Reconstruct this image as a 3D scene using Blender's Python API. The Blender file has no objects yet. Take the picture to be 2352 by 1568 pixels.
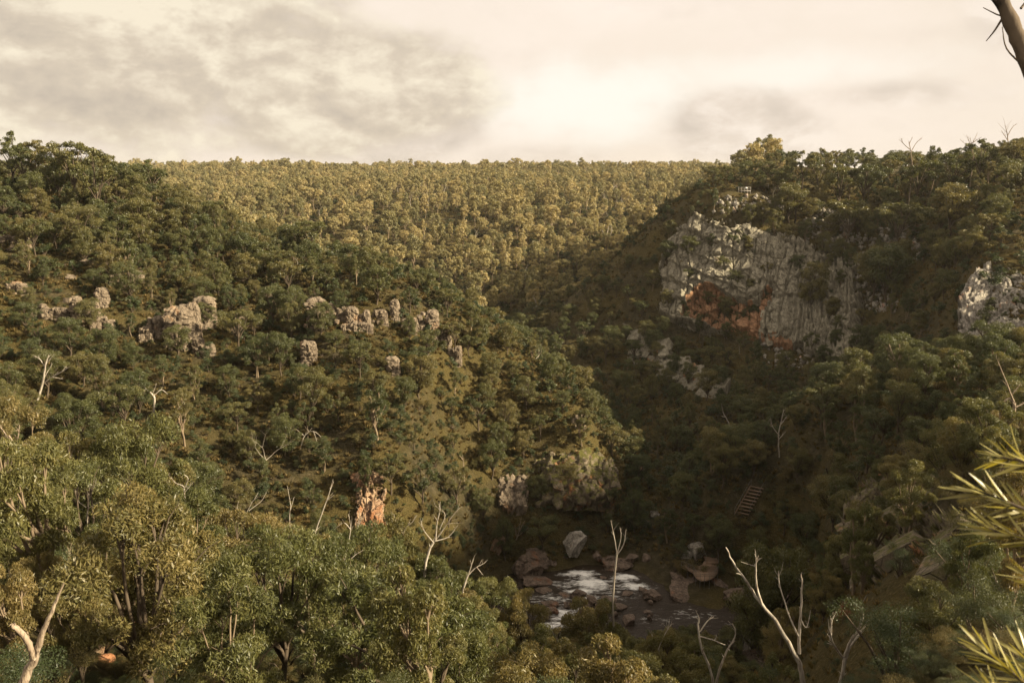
import bpy, bmesh, math, random
import numpy as np
from mathutils import Vector, Matrix, Euler
R = math.radians
SC = bpy.context.scene
COL = SC.collection

# ------------------------------------------------------------------ camera, sky, sun, exposure
CAMZ, PITCH, FOC = 66.0, R(12.15), 28.0
FPX = 2352 * FOC / 36.0            # focal length in pixels of a 2352 x 1568 view
cam_d = bpy.data.cameras.new('camera'); cam = bpy.data.objects.new('camera', cam_d); COL.objects.link(cam)
cam_d.lens = FOC; cam_d.sensor_width = 36; cam_d.clip_start = 0.05; cam_d.clip_end = 20000
cam.location = (0, 0, CAMZ); cam.rotation_euler = (R(90) - PITCH, 0, 0)
cam_d.dof.use_dof = True; cam_d.dof.focus_distance = 120; cam_d.dof.aperture_fstop = 5.6
SC.camera = cam
HAZE = 0.00006
SUN_EL, SUN_AZ = R(27), R(106)      # azimuth from +Y (view direction) towards +X
sun_dir = Vector((math.cos(SUN_EL) * math.sin(SUN_AZ), math.cos(SUN_EL) * math.cos(SUN_AZ), math.sin(SUN_EL)))
sl = bpy.data.lights.new('sun', 'SUN'); sl.energy = 5.0; sl.angle = R(2.5); sl.color = (1.0, 0.85, 0.60)
so = bpy.data.objects.new('sun', sl); COL.objects.link(so); so.rotation_euler = (-sun_dir).to_track_quat('-Z', 'Y').to_euler()
so.location = (0, 0, 300)
SC.view_settings.view_transform = 'Standard'; SC.view_settings.look = 'None'
SC.view_settings.exposure = 1.32; SC.view_settings.gamma = 1.0
SC.view_settings.use_curve_mapping = False
SC.render.engine = 'CYCLES'
SC.cycles.max_bounces = 6; SC.cycles.diffuse_bounces = 3; SC.cycles.transmission_bounces = 3
SC.cycles.glossy_bounces = 2; SC.cycles.volume_bounces = 0; SC.cycles.transparent_max_bounces = 4
SC.cycles.use_denoising = True
SC.cycles.caustics_reflective = False; SC.cycles.caustics_refractive = False

class NT:
    """small helper around a node tree"""
    def __init__(s, tree): s.t = tree; s.n = tree.nodes; s.l = tree.links; s.n.clear()
    def node(s, typ, **kw):
        n = s.n.new(typ)
        for k, v in kw.items():
            if k.startswith('i_'):
                key = k[2:]; key = int(key) if key.isdigit() else key
                if hasattr(v, 'node') and hasattr(v, 'is_output'): s.l.new(v, n.inputs[key])
                else: n.inputs[key].default_value = v
            else: setattr(n, k, v)
        return n
    def link(s, a, b): s.l.new(a, b)
    def math(s, op, a, b=0.0, c=None, clamp=False):
        n = s.n.new('ShaderNodeMath'); n.operation = op; n.use_clamp = clamp
        for i, v in enumerate((a, b, c)):
            if v is None: continue
            if hasattr(v, 'is_output'): s.l.new(v, n.inputs[i])
            else: n.inputs[i].default_value = v
        return n.outputs[0]
    def ramp(s, fac, stops, interp='LINEAR'):
        n = s.n.new('ShaderNodeValToRGB'); n.color_ramp.interpolation = interp
        e = n.color_ramp.elements
        while len(e) > 1: e.remove(e[-1])
        e[0].position = stops[0][0]; c = stops[0][1]; e[0].color = (*c, 1) if len(c) == 3 else c
        for p, c in stops[1:]:
            x = e.new(p); x.color = (*c, 1) if len(c) == 3 else c
        s.l.new(fac, n.inputs[0]); return n.outputs[0]
    def mix(s, fac, a, b, blend='MIX'):
        n = s.n.new('ShaderNodeMix'); n.data_type = 'RGBA'; n.blend_type = blend
        for i, v in ((0, fac), (6, a), (7, b)):
            if hasattr(v, 'is_output'): s.l.new(v, n.inputs[i])
            else: n.inputs[i].default_value = (v if i == 0 else (*v, 1) if len(v) == 3 else v)
        return n.outputs[2]
    def noise(s, vec, scale, detail=4, rough=0.55, w=None):
        n = s.n.new('ShaderNodeTexNoise'); n.inputs['Scale'].default_value = scale
        n.inputs['Detail'].default_value = detail; n.inputs['Roughness'].default_value = rough
        if vec is not None: s.l.new(vec, n.inputs['Vector'])
        return n.outputs[0]

SKYK = 0.445      # brightness of the cloud cover (the picture is exposed one stop and more over that)
# the sky: Nishita air behind broken cream cloud
W = bpy.data.worlds.new('World'); SC.world = W; W.use_nodes = True
t = NT(W.node_tree)
sky = t.node('ShaderNodeTexSky', sky_type='NISHITA', sun_disc=False, sun_elevation=SUN_EL, sun_rotation=SUN_AZ, air_density=1.2, dust_density=3.0, altitude=300)
tc = t.node('ShaderNodeTexCoord').outputs['Generated']
sep = t.node('ShaderNodeSeparateXYZ', i_0=tc)
dx, dy, dz = sep.outputs
def vadd(v, o): return t.node('ShaderNodeVectorMath', operation='ADD', i_0=v, i_1=o).outputs[0]
st = t.node('ShaderNodeVectorMath', operation='MULTIPLY', i_0=tc, i_1=(1.0, 1.0, 1.75)).outputs[0]
wob = t.node('ShaderNodeTexNoise', i_Scale=6.0, i_Detail=3.0); t.link(st, wob.inputs['Vector'])
wv = t.node('ShaderNodeVectorMath', operation='MULTIPLY_ADD', i_0=wob.outputs['Color'], i_1=(0.045, 0.045, 0.045)); t.link(vadd(st, (2.3, 5.1, 0.7)), wv.inputs[2])
p0 = wv.outputs[0]
n_big = t.noise(p0, 2.6, 8, 0.56)                                   # cloud thickness
n_lit = t.noise(vadd(p0, (0.035, 0.0, 0.06)), 2.6, 8, 0.56)         # the same, a step towards the light
n_puff = t.noise(p0, 8.5, 7, 0.6)
n_puffl = t.noise(vadd(p0, (0.012, 0.0, 0.022)), 8.5, 7, 0.6)
def blob(az, el, rx, rz, soft=0.55, wobble=0.5):      # mask round a direction of the sky where one cloud bank (or gap) stands
    v = (math.cos(R(el)) * math.sin(R(az)), math.cos(R(el)) * math.cos(R(az)), math.sin(R(el)))
    q = t.node('ShaderNodeVectorMath', operation='SUBTRACT', i_0=tc, i_1=v).outputs[0]
    q = t.node('ShaderNodeVectorMath', operation='MULTIPLY', i_0=q, i_1=(1 / rx, 1 / rx, 1 / rz)).outputs[0]
    d = t.node('ShaderNodeVectorMath', operation='LENGTH', i_0=q).outputs['Value']
    d = t.math('ADD', d, t.math('ADD', t.math('MULTIPLY', t.math('SUBTRACT', n_big, 0.5), -wobble * 3.0), t.math('MULTIPLY', t.math('SUBTRACT', n_puff, 0.5), -wobble * 1.6)))
    return t.node('ShaderNodeMapRange', interpolation_type='SMOOTHSTEP', i_0=d, i_1=1.0, i_2=1.0 - soft, i_3=0.0, i_4=1.0).outputs[0]
def mx(*a):
    r = a[0]
    for q in a[1:]: r = t.math('MAXIMUM', r, q)
    return r
bank = mx(blob(-27, 8.0, 0.34, 0.14, 0.32), t.math('MULTIPLY', blob(-12, 5.5, 0.22, 0.085, 0.32), 0.95), t.math('MULTIPLY', blob(-38, 5, 0.25, 0.14), 0.9))
low = mx(blob(-7.5, 2.3, 0.11, 0.05, 0.35), t.math('MULTIPLY', blob(16, 2.8, 0.11, 0.045, 0.4, 0.9), 0.9), t.math('MULTIPLY', blob(24, 4.6, 0.12, 0.022, 0.6, 1.0), 0.75), t.math('MULTIPLY', blob(34, 9.0, 0.10, 0.06, 0.6, 1.0), 0.8), t.math('MULTIPLY', blob(2, 0.6, 0.14, 0.022, 0.6), 0.5))
gap = mx(blob(4.5, 4.6, 0.19, 0.065, 0.85, 0.8), t.math('MULTIPLY', blob(19, 6.2, 0.20, 0.035, 0.9, 0.8), 0.7), t.math('MULTIPLY', blob(-13.5, 10.5, 0.02, 0.016, 0.9, 0.2), 0.7))
rim = t.math('ADD', t.math('MULTIPLY', t.math('SUBTRACT', n_big, n_lit), 2.6), t.math('MULTIPLY', t.math('SUBTRACT', n_puff, n_puffl), 2.0))   # lit tops, dim undersides
lite = t.math('ADD', 0.5, rim, clamp=True)
veil = t.mix(t.ramp(n_big, [(0.36, (0, 0, 0)), (0.62, (1, 1, 1))]), (0.92, 0.805, 0.70), (0.84, 0.73, 0.61))
veil = t.mix(t.math('MULTIPLY', t.math('SUBTRACT', 0.5, lite, clamp=True), 0.5), veil, (0.70, 0.60, 0.50))
bankc = t.ramp(lite, [(0.10, (0.52, 0.45, 0.365)), (0.45, (0.64, 0.55, 0.43)), (0.80, (0.86, 0.765, 0.60))])
lowc = t.ramp(lite, [(0.15, (0.62, 0.54, 0.455)), (0.50, (0.74, 0.64, 0.54)), (0.80, (0.88, 0.775, 0.67))])
c1 = t.mix(t.math('MULTIPLY', gap, 0.75), veil, (0.97, 0.93, 0.84))
c1 = t.mix(low, c1, lowc); c1 = t.mix(t.math('MULTIPLY', bank, 0.95), c1, bankc)
hole = t.node('ShaderNodeMapRange', interpolation_type='SMOOTHSTEP', i_0=n_big, i_1=0.36, i_2=0.28, i_3=0.0, i_4=0.7).outputs[0]
skyc = t.mix(1.0, sky.outputs[0], (0.11, 0.105, 0.10), 'MULTIPLY')
fin = t.mix(hole, t.mix(1.0, c1, (SKYK, SKYK, SKYK), 'MULTIPLY'), skyc)
bg = t.node('ShaderNodeBackground', i_0=fin, i_1=1.0)
wo = t.node('ShaderNodeOutputWorld', i_0=bg.outputs[0])

# ------------------------------------------------------------------ helpers
def slope_of(v): return math.tan(math.atan((v - 784) / FPX) + PITCH)      # drop per metre of forward distance
def P(u, v, d):
    """pixel of the 2352-wide view and forward distance in metres -> world point"""
    a = (v - 784) / FPX
    fy = math.cos(PITCH) - a * math.sin(PITCH); fz = -math.sin(PITCH) - a * math.cos(PITCH)
    k = d / fy
    return Vector(((u - 1176) / FPX * k, d, CAMZ + fz * k))
def proj(p):
    x, y, z = p[0], p[1], p[2] - CAMZ
    f = y * math.cos(PITCH) - z * math.sin(PITCH); up = y * math.sin(PITCH) + z * math.cos(PITCH)
    return 1176 + FPX * x / f, 784 - FPX * up / f

def mesh_np(name, co, faces, mats=(), smooth=False, mat_idx=None, attrs=None):
    """co (n,3); faces (m,k) with constant k or a list of lists"""
    me = bpy.data.meshes.new(name)
    if isinstance(faces, np.ndarray):
        co = np.asarray(co, np.float32); m, k = faces.shape
        me.vertices.add(len(co)); me.vertices.foreach_set('co', co.ravel())
        me.loops.add(m * k); me.loops.foreach_set('vertex_index', faces.astype(np.int32).ravel())
        me.polygons.add(m); me.polygons.foreach_set('loop_start', np.arange(0, m * k, k, dtype=np.int32))
        try: me.polygons.foreach_set('loop_total', np.full(m, k, np.int32))
        except Exception: pass
        me.update(calc_edges=True)
    else:
        me.from_pydata([tuple(c) for c in co], [], faces); me.update()
    for mt in mats: me.materials.append(mt)
    if mat_idx is not None: me.polygons.foreach_set('material_index', np.asarray(mat_idx, np.int32))
    if smooth: me.polygons.foreach_set('use_smooth', np.ones(len(me.polygons), bool))
    if attrs:
        for k, (dom, arr) in attrs.items():
            at = me.attributes.new(k, 'FLOAT', dom); at.data.foreach_set('value', np.asarray(arr, np.float32))
    me.validate(clean_customdata=False)
    return me
def add(name, me, parent=None, col=COL):
    o = bpy.data.objects.new(name, me); col.objects.link(o)
    if parent: o.parent = parent
    return o
def tag(o, label=None, cat=None, group=None, kind=None):
    if label: o['label'] = label
    if cat: o['category'] = cat
    if group: o['group'] = group
    if kind: o['kind'] = kind
    return o
def empty(name, loc, rz=0, sc=1.0):
    o = bpy.data.objects.new(name, None); COL.objects.link(o); o.location = loc
    o.rotation_euler = (0, 0, rz); o.scale = (sc, sc, sc) if not hasattr(sc, '__len__') else sc
    o.empty_display_size = 0.2; return o
def copy_tree(o, parent=None):
    c = o.copy(); COL.objects.link(c); c.parent = parent
    for ch in o.children: copy_tree(ch, c)
    return c

def tubes(lines, sides=6):
    """lines: list of (pts (n,3), radii (n)) -> verts, quad faces"""
    V, F, off = [], [], 0
    ang = np.linspace(0, 2 * math.pi, sides, endpoint=False)
    ca, sa = np.cos(ang), np.sin(ang)
    for pts, rad in lines:
        pts = np.asarray(pts, float); n = len(pts)
        tan = np.gradient(pts, axis=0); tan /= np.linalg.norm(tan, axis=1)[:, None] + 1e-9
        ref = np.array([1.0, 0, 0]) if abs(tan[0][0]) < 0.8 else np.array([0, 1.0, 0])
        for i in range(n):
            a = np.cross(tan[i], ref); a /= np.linalg.norm(a) + 1e-9; b = np.cross(tan[i], a); ref = np.cross(a, tan[i]) * -1 if False else ref
            V.append(pts[i] + rad[i] * (ca[:, None] * a + sa[:, None] * b))
        idx = off + np.arange(n * sides).reshape(n, sides)
        nx = np.roll(idx, -1, axis=1)
        F.append(np.stack([idx[:-1], nx[:-1], nx[1:], idx[1:]], -1).reshape(-1, 4))
        off += n * sides
    return np.concatenate(V), np.concatenate(F)

# ------------------------------------------------------------------ materials
def new_mat(name):
    m = bpy.data.materials.new(name); m.use_nodes = True
    return m, NT(m.node_tree)
def out(t, shader, disp=None):
    o = t.node('ShaderNodeOutputMaterial'); t.link(shader, o.inputs[0])

def leaf_mat(name, cols, rough=0.42, trans=0.35, spec=0.5, hue=0.02):
    """cols: three colours mixed per tree and per leaf"""
    m, t = new_mat(name)
    oi = t.node('ShaderNodeObjectInfo').outputs['Random']
    at = t.node('ShaderNodeAttribute', attribute_name='rnd').outputs['Fac']
    f = t.math('ADD', t.math('MULTIPLY', oi, 0.62), t.math('MULTIPLY', at, 0.38))
    c = t.ramp(f, [(0.12, cols[0]), (0.5, cols[1]), (0.88, cols[2])])
    val = t.node('ShaderNodeMapRange', i_0=at, i_1=0.0, i_2=1.0, i_3=0.65, i_4=1.35).outputs[0]
    hs = t.node('ShaderNodeHueSaturation', i_0=0.5, i_1=1.0, i_3=1.0, i_4=c); t.link(val, hs.inputs['Value'])
    c = hs.outputs[0]
    b = t.node('ShaderNodeBsdfPrincipled', i_Roughness=rough)
    t.link(c, b.inputs['Base Color']); b.inputs['Specular IOR Level'].default_value = spec
    tr = t.node('ShaderNodeBsdfTranslucent'); t.link(t.mix(1.0, c, (1.35, 1.25, 0.55), 'MULTIPLY'), tr.inputs[0])
    mx = t.node('ShaderNodeMixShader', i_0=trans); t.link(b.outputs[0], mx.inputs[1]); t.link(tr.outputs[0], mx.inputs[2])
    out(t, mx.outputs[0]); return m
M = {}
M['gum_leaf'] = leaf_mat('gum_leaf', [(0.052, 0.065, 0.021), (0.094, 0.098, 0.032), (0.150, 0.124, 0.044)])
M['gum_leaf_near'] = leaf_mat('gum_leaf_near', [(0.078, 0.088, 0.029), (0.126, 0.120, 0.041), (0.180, 0.136, 0.052)], rough=0.45, trans=0.3, spec=0.4)
M['gum_leaf_far_sunlit'] = leaf_mat('gum_leaf_far_sunlit', [(0.14, 0.135, 0.060), (0.26, 0.225, 0.100), (0.36, 0.29, 0.14)], rough=0.5, trans=0.3)  # gum leaf for the distant forest, its sunlit brightness put into the colour
M['wattle_leaf'] = leaf_mat('wattle_leaf', [(0.036, 0.052, 0.018), (0.055, 0.070, 0.024), (0.085, 0.088, 0.030)], rough=0.5, trans=0.3)
M['heath_leaf'] = leaf_mat('heath_leaf', [(0.062, 0.060, 0.020), (0.095, 0.080, 0.027), (0.135, 0.098, 0.037)], rough=0.6, trans=0.25, spec=0.3)
M['rust_leaf'] = leaf_mat('rust_leaf', [(0.15, 0.05, 0.016), (0.20, 0.07, 0.020), (0.24, 0.10, 0.028)], rough=0.5)
M['lime_leaf'] = leaf_mat('lime_leaf', [(0.14, 0.13, 0.022), (0.19, 0.16, 0.03), (0.22, 0.18, 0.04)], rough=0.45)
M['grass_leaf'] = leaf_mat('grass_leaf', [(0.085, 0.070, 0.022), (0.13, 0.095, 0.036), (0.17, 0.12, 0.05)], rough=0.7, trans=0.25, spec=0.2)
M['spray_leaf'] = leaf_mat('spray_leaf', [(0.16, 0.15, 0.03), (0.22, 0.19, 0.045), (0.30, 0.27, 0.10)], rough=0.35, trans=0.35)

def bark_mat(name, c0, c1, dark=None, scale=3.0, stretch=0.25):
    m, t = new_mat(name)
    pos = t.node('ShaderNodeTexCoord').outputs['Object']
    mp = t.node('ShaderNodeMapping', i_0=pos, i_3=(1, 1, stretch)).outputs[0]
    n1 = t.noise(mp, scale, 5, 0.6); n2 = t.noise(mp, scale * 4.2, 4, 0.6)
    c = t.ramp(n1, [(0.32, c0), (0.66, c1)])
    if dark: c = t.mix(t.ramp(n2, [(0.52, (0, 0, 0)), (0.66, (1, 1, 1))]), c, dark)
    b = t.node('ShaderNodeBsdfPrincipled', i_Roughness=0.85); t.link(c, b.inputs['Base Color'])
    b.inputs['Specular IOR Level'].default_value = 0.2
    bp = t.node('ShaderNodeBump', i_Strength=0.6, i_Distance=0.03); t.link(n2, bp.inputs['Height']); t.link(bp.outputs[0], b.inputs['Normal'])
    out(t, b.outputs[0]); return m
M['bark'] = bark_mat('bark', (0.055, 0.042, 0.030), (0.14, 0.105, 0.07), (0.02, 0.016, 0.012), 1.2)
M['bark_pale'] = bark_mat('bark_pale', (0.15, 0.11, 0.07), (0.28, 0.215, 0.145), (0.09, 0.06, 0.04), 1.0)
M['dead_wood'] = bark_mat('dead_wood', (0.29, 0.25, 0.20), (0.48, 0.43, 0.355), (0.20, 0.15, 0.11), 2.4, 0.12)
M['weathered'] = bark_mat('weathered', (0.17, 0.125, 0.085), (0.40, 0.32, 0.235), (0.05, 0.032, 0.022), 7.0, 0.10)
M['burnt'] = bark_mat('burnt', (0.012, 0.010, 0.008), (0.05, 0.036, 0.026), None, 2.0)

def rock_mat(name, base, pale, dark, orange=(0.36, 0.135, 0.045), moss=None, stain_attr=False, orange_amt=0.25, sc=1.0):
    m, t = new_mat(name)
    g = t.node('ShaderNodeNewGeometry'); pos = g.outputs['Position']
    mp = t.node('ShaderNodeMapping', i_0=pos, i_2=(0.35, 0.25, 0.2), i_3=(1, 1, 0.55)).outputs[0]
    n1 = t.noise(mp, 0.55 * sc, 6, 0.65); n2 = t.noise(mp, 2.6 * sc, 6, 0.68); n3 = t.noise(pos, 0.22 * sc, 5, 0.6)
    n4 = t.noise(pos, 6.5 * sc, 4, 0.7)
    vo = t.node('ShaderNodeTexVoronoi', feature='DISTANCE_TO_EDGE', i_Scale=0.9 * sc); t.link(mp, vo.inputs['Vector'])
    crack = t.ramp(vo.outputs[0], [(0.0, (1, 1, 1)), (0.045, (0, 0, 0))])
    st_ = t.noise(t.node('ShaderNodeMapping', i_0=pos, i_2=(0.12, 0.1, 0), i_3=(1, 1, 0.13)).outputs[0], 1.5 * sc, 5, 0.65)      # run-down streaks
    c = t.ramp(t.math('ADD', t.math('MULTIPLY', n1, 0.5), t.math('MULTIPLY', st_, 0.5)), [(0.34, dark), (0.46, base), (0.62, pale)])
    c = t.mix(t.ramp(n2, [(0.50, (0, 0, 0)), (0.62, (0.75, 0.75, 0.75))]), c, pale)
    c = t.mix(t.ramp(n4, [(0.34, (0.7, 0.7, 0.7)), (0.46, (0, 0, 0))]), c, dark)
    if stain_attr:
        at = t.node('ShaderNodeAttribute', attribute_name='stain').outputs['Fac']
        e = t.math('ADD', at, t.math('MULTIPLY', t.math('SUBTRACT', n2, 0.5), 0.9))
        of = t.ramp(e, [(0.40, (0, 0, 0)), (0.58, (0.92, 0.92, 0.92))])
    else:
        of = t.ramp(n3, [(0.66 - orange_amt * 0.35, (0, 0, 0)), (0.78 - orange_amt * 0.35, (0.85, 0.85, 0.85))])
    oc = t.ramp(t.math('ADD', t.math('MULTIPLY', n2, 0.35), t.math('MULTIPLY', st_, 0.65)), [(0.32, tuple(x * 0.45 for x in orange)), (0.52, orange), (0.70, tuple(min(1, x * 1.5 + 0.04) for x in orange))])
    c = t.mix(of, c, oc)
    if moss:
        nz = t.node('ShaderNodeSeparateXYZ', i_0=g.outputs['Normal']).outputs[2]
        mf = t.math('MULTIPLY', t.ramp(t.noise(pos, 1.1, 5, 0.6), [(0.42, (0, 0, 0)), (0.56, (1, 1, 1))]), t.ramp(nz, [(0.15, (0, 0, 0)), (0.6, (1, 1, 1))]))
        c = t.mix(mf, c, moss)
    c = t.mix(t.math('MULTIPLY', crack, 0.55), c, tuple(x * 0.35 for x in dark))
    b = t.node('ShaderNodeBsdfPrincipled', i_Roughness=0.9); t.link(c, b.inputs['Base Color']); b.inputs['Specular IOR Level'].default_value = 0.25
    h = t.math('ADD', t.math('MULTIPLY', n2, 0.6), t.math('ADD', t.math('MULTIPLY', n4, 0.25), t.math('MULTIPLY', crack, -0.35)))
    bp = t.node('ShaderNodeBump', i_Strength=0.9, i_Distance=0.35 / sc); t.link(h, bp.inputs['Height']); t.link(bp.outputs[0], b.inputs['Normal'])
    out(t, b.outputs[0]); return m
M['cliff'] = rock_mat('cliff', (0.185, 0.165, 0.118), (0.33, 0.30, 0.225), (0.075, 0.063, 0.045), stain_attr=True, orange=(0.31, 0.165, 0.085))
M['crag'] = rock_mat('crag', (0.150, 0.116, 0.080), (0.25, 0.20, 0.145), (0.055, 0.040, 0.027), orange_amt=0.2, sc=1.3, orange=(0.33, 0.19, 0.095))
M['grey_rock'] = rock_mat('grey_rock', (0.19, 0.17, 0.135), (0.40, 0.365, 0.31), (0.075, 0.062, 0.048), orange_amt=0.2, sc=1.2)
M['mossy'] = rock_mat('mossy', (0.105, 0.085, 0.052), (0.20, 0.16, 0.115), (0.035, 0.027, 0.018), moss=(0.085, 0.080, 0.018), orange_amt=0.3, sc=1.5)
M['river_rock'] = rock_mat('river_rock', (0.10, 0.072, 0.052), (0.22, 0.165, 0.125), (0.03, 0.022, 0.017), orange_amt=0.25, sc=1.8, orange=(0.22, 0.095, 0.045))
M['red_rock'] = rock_mat('red_rock', (0.25, 0.15, 0.085), (0.36, 0.27, 0.18), (0.075, 0.045, 0.028), orange_amt=0.4, sc=1.6, orange=(0.28, 0.115, 0.045))

def ground_mat():
    m, t = new_mat('ground')
    g = t.node('ShaderNodeNewGeometry'); pos = g.outputs['Position']
    n1 = t.noise(pos, 0.06, 6, 0.62); n2 = t.noise(pos, 0.6, 6, 0.7); n3 = t.noise(pos, 4.0, 5, 0.7)
    soil = t.ramp(n2, [(0.30, (0.032, 0.026, 0.014)), (0.50, (0.056, 0.047, 0.024)), (0.70, (0.110, 0.088, 0.052))])
    grass = t.ramp(n3, [(0.30, (0.040, 0.034, 0.012)), (0.52, (0.085, 0.066, 0.022)), (0.72, (0.15, 0.115, 0.05))])
    c = t.mix(t.ramp(n1, [(0.40, (0, 0, 0)), (0.56, (1, 1, 1))]), soil, grass)
    rk = t.ramp(n3, [(0.62, (0, 0, 0)), (0.70, (1, 1, 1))])
    rk = t.math('MULTIPLY', rk, t.ramp(n2, [(0.50, (0, 0, 0)), (0.60, (1, 1, 1))]))
    c = t.mix(rk, c, (0.27, 0.22, 0.16))
    b = t.node('ShaderNodeBsdfPrincipled', i_Roughness=0.95); t.link(c, b.inputs['Base Color']); b.inputs['Specular IOR Level'].default_value = 0.1
    bp = t.node('ShaderNodeBump', i_Strength=1.0, i_Distance=0.5); t.link(t.math('ADD', n3, n2), bp.inputs['Height']); t.link(bp.outputs[0], b.inputs['Normal'])
    out(t, b.outputs[0]); return m
M['ground'] = ground_mat()

def water_mat():
    m, t = new_mat('water')
    pos = t.node('ShaderNodeNewGeometry').outputs['Position']
    at = t.node('ShaderNodeAttribute', attribute_name='foam').outputs['Fac']
    mp = t.node('ShaderNodeMapping', i_0=pos, i_2=(0, 0, R(18)), i_3=(0.42, 1.25, 1)).outputs[0]
    n1 = t.noise(mp, 1.1, 7, 0.72); n2 = t.noise(mp, 4.5, 6, 0.7)
    e = t.math('ADD', at, t.math('ADD', t.math('MULTIPLY', t.math('SUBTRACT', n1, 0.5), 2.3), t.math('MULTIPLY', t.math('SUBTRACT', n2, 0.5), 0.9)))
    f = t.ramp(e, [(0.34, (0, 0, 0)), (0.86, (1, 1, 1))])
    b = t.node('ShaderNodeBsdfPrincipled', i_Roughness=0.12); b.inputs['Base Color'].default_value = (0.030, 0.021, 0.013, 1)
    b.inputs['IOR'].default_value = 1.33
    bp = t.node('ShaderNodeBump', i_Strength=0.9, i_Distance=0.25); t.link(t.math('ADD', n1, t.math('MULTIPLY', n2, 0.4)), bp.inputs['Height']); t.link(bp.outputs[0], b.inputs['Normal'])
    w = t.node('ShaderNodeBsdfPrincipled', i_Roughness=0.75); w.inputs['Base Color'].default_value = (0.86, 0.85, 0.80, 1)
    t.link(bp.outputs[0], w.inputs['Normal'])
    mx = t.node('ShaderNodeMixShader'); t.link(f, mx.inputs[0]); t.link(b.outputs[0], mx.inputs[1]); t.link(w.outputs[0], mx.inputs[2])
    out(t, mx.outputs[0]); return m
M['water'] = water_mat()
def plain(name, c0, c1, sc=3.0, rough=0.8, metal=0.0, stretch=(1, 1, 1)):
    m, t = new_mat(name)
    oi = t.node('ShaderNodeObjectInfo').outputs['Random']
    pos = t.node('ShaderNodeTexCoord').outputs['Object']
    n = t.noise(t.node('ShaderNodeMapping', i_0=pos, i_3=stretch).outputs[0], sc, 5, 0.65)
    f = t.math('ADD', t.math('MULTIPLY', n, 0.6), t.math('MULTIPLY', oi, 0.4))
    c = t.ramp(f, [(0.25, c0), (0.75, c1)])
    b = t.node('ShaderNodeBsdfPrincipled', i_Roughness=rough, i_Metallic=metal); t.link(c, b.inputs['Base Color'])
    out(t, b.outputs[0]); return m
M['deck_timber'] = plain('deck_timber', (0.12, 0.075, 0.045), (0.28, 0.19, 0.125), 4.0, 0.85)
M['grey_timber'] = plain('grey_timber', (0.20, 0.18, 0.15), (0.33, 0.30, 0.26), 4.0, 0.85)
M['steel'] = plain('steel', (0.16, 0.145, 0.125), (0.26, 0.235, 0.20), 6.0, 0.55, 0.6)
M['white_board'] = plain('white_board', (0.70, 0.69, 0.66), (0.80, 0.79, 0.76), 2.0, 0.6)

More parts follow.
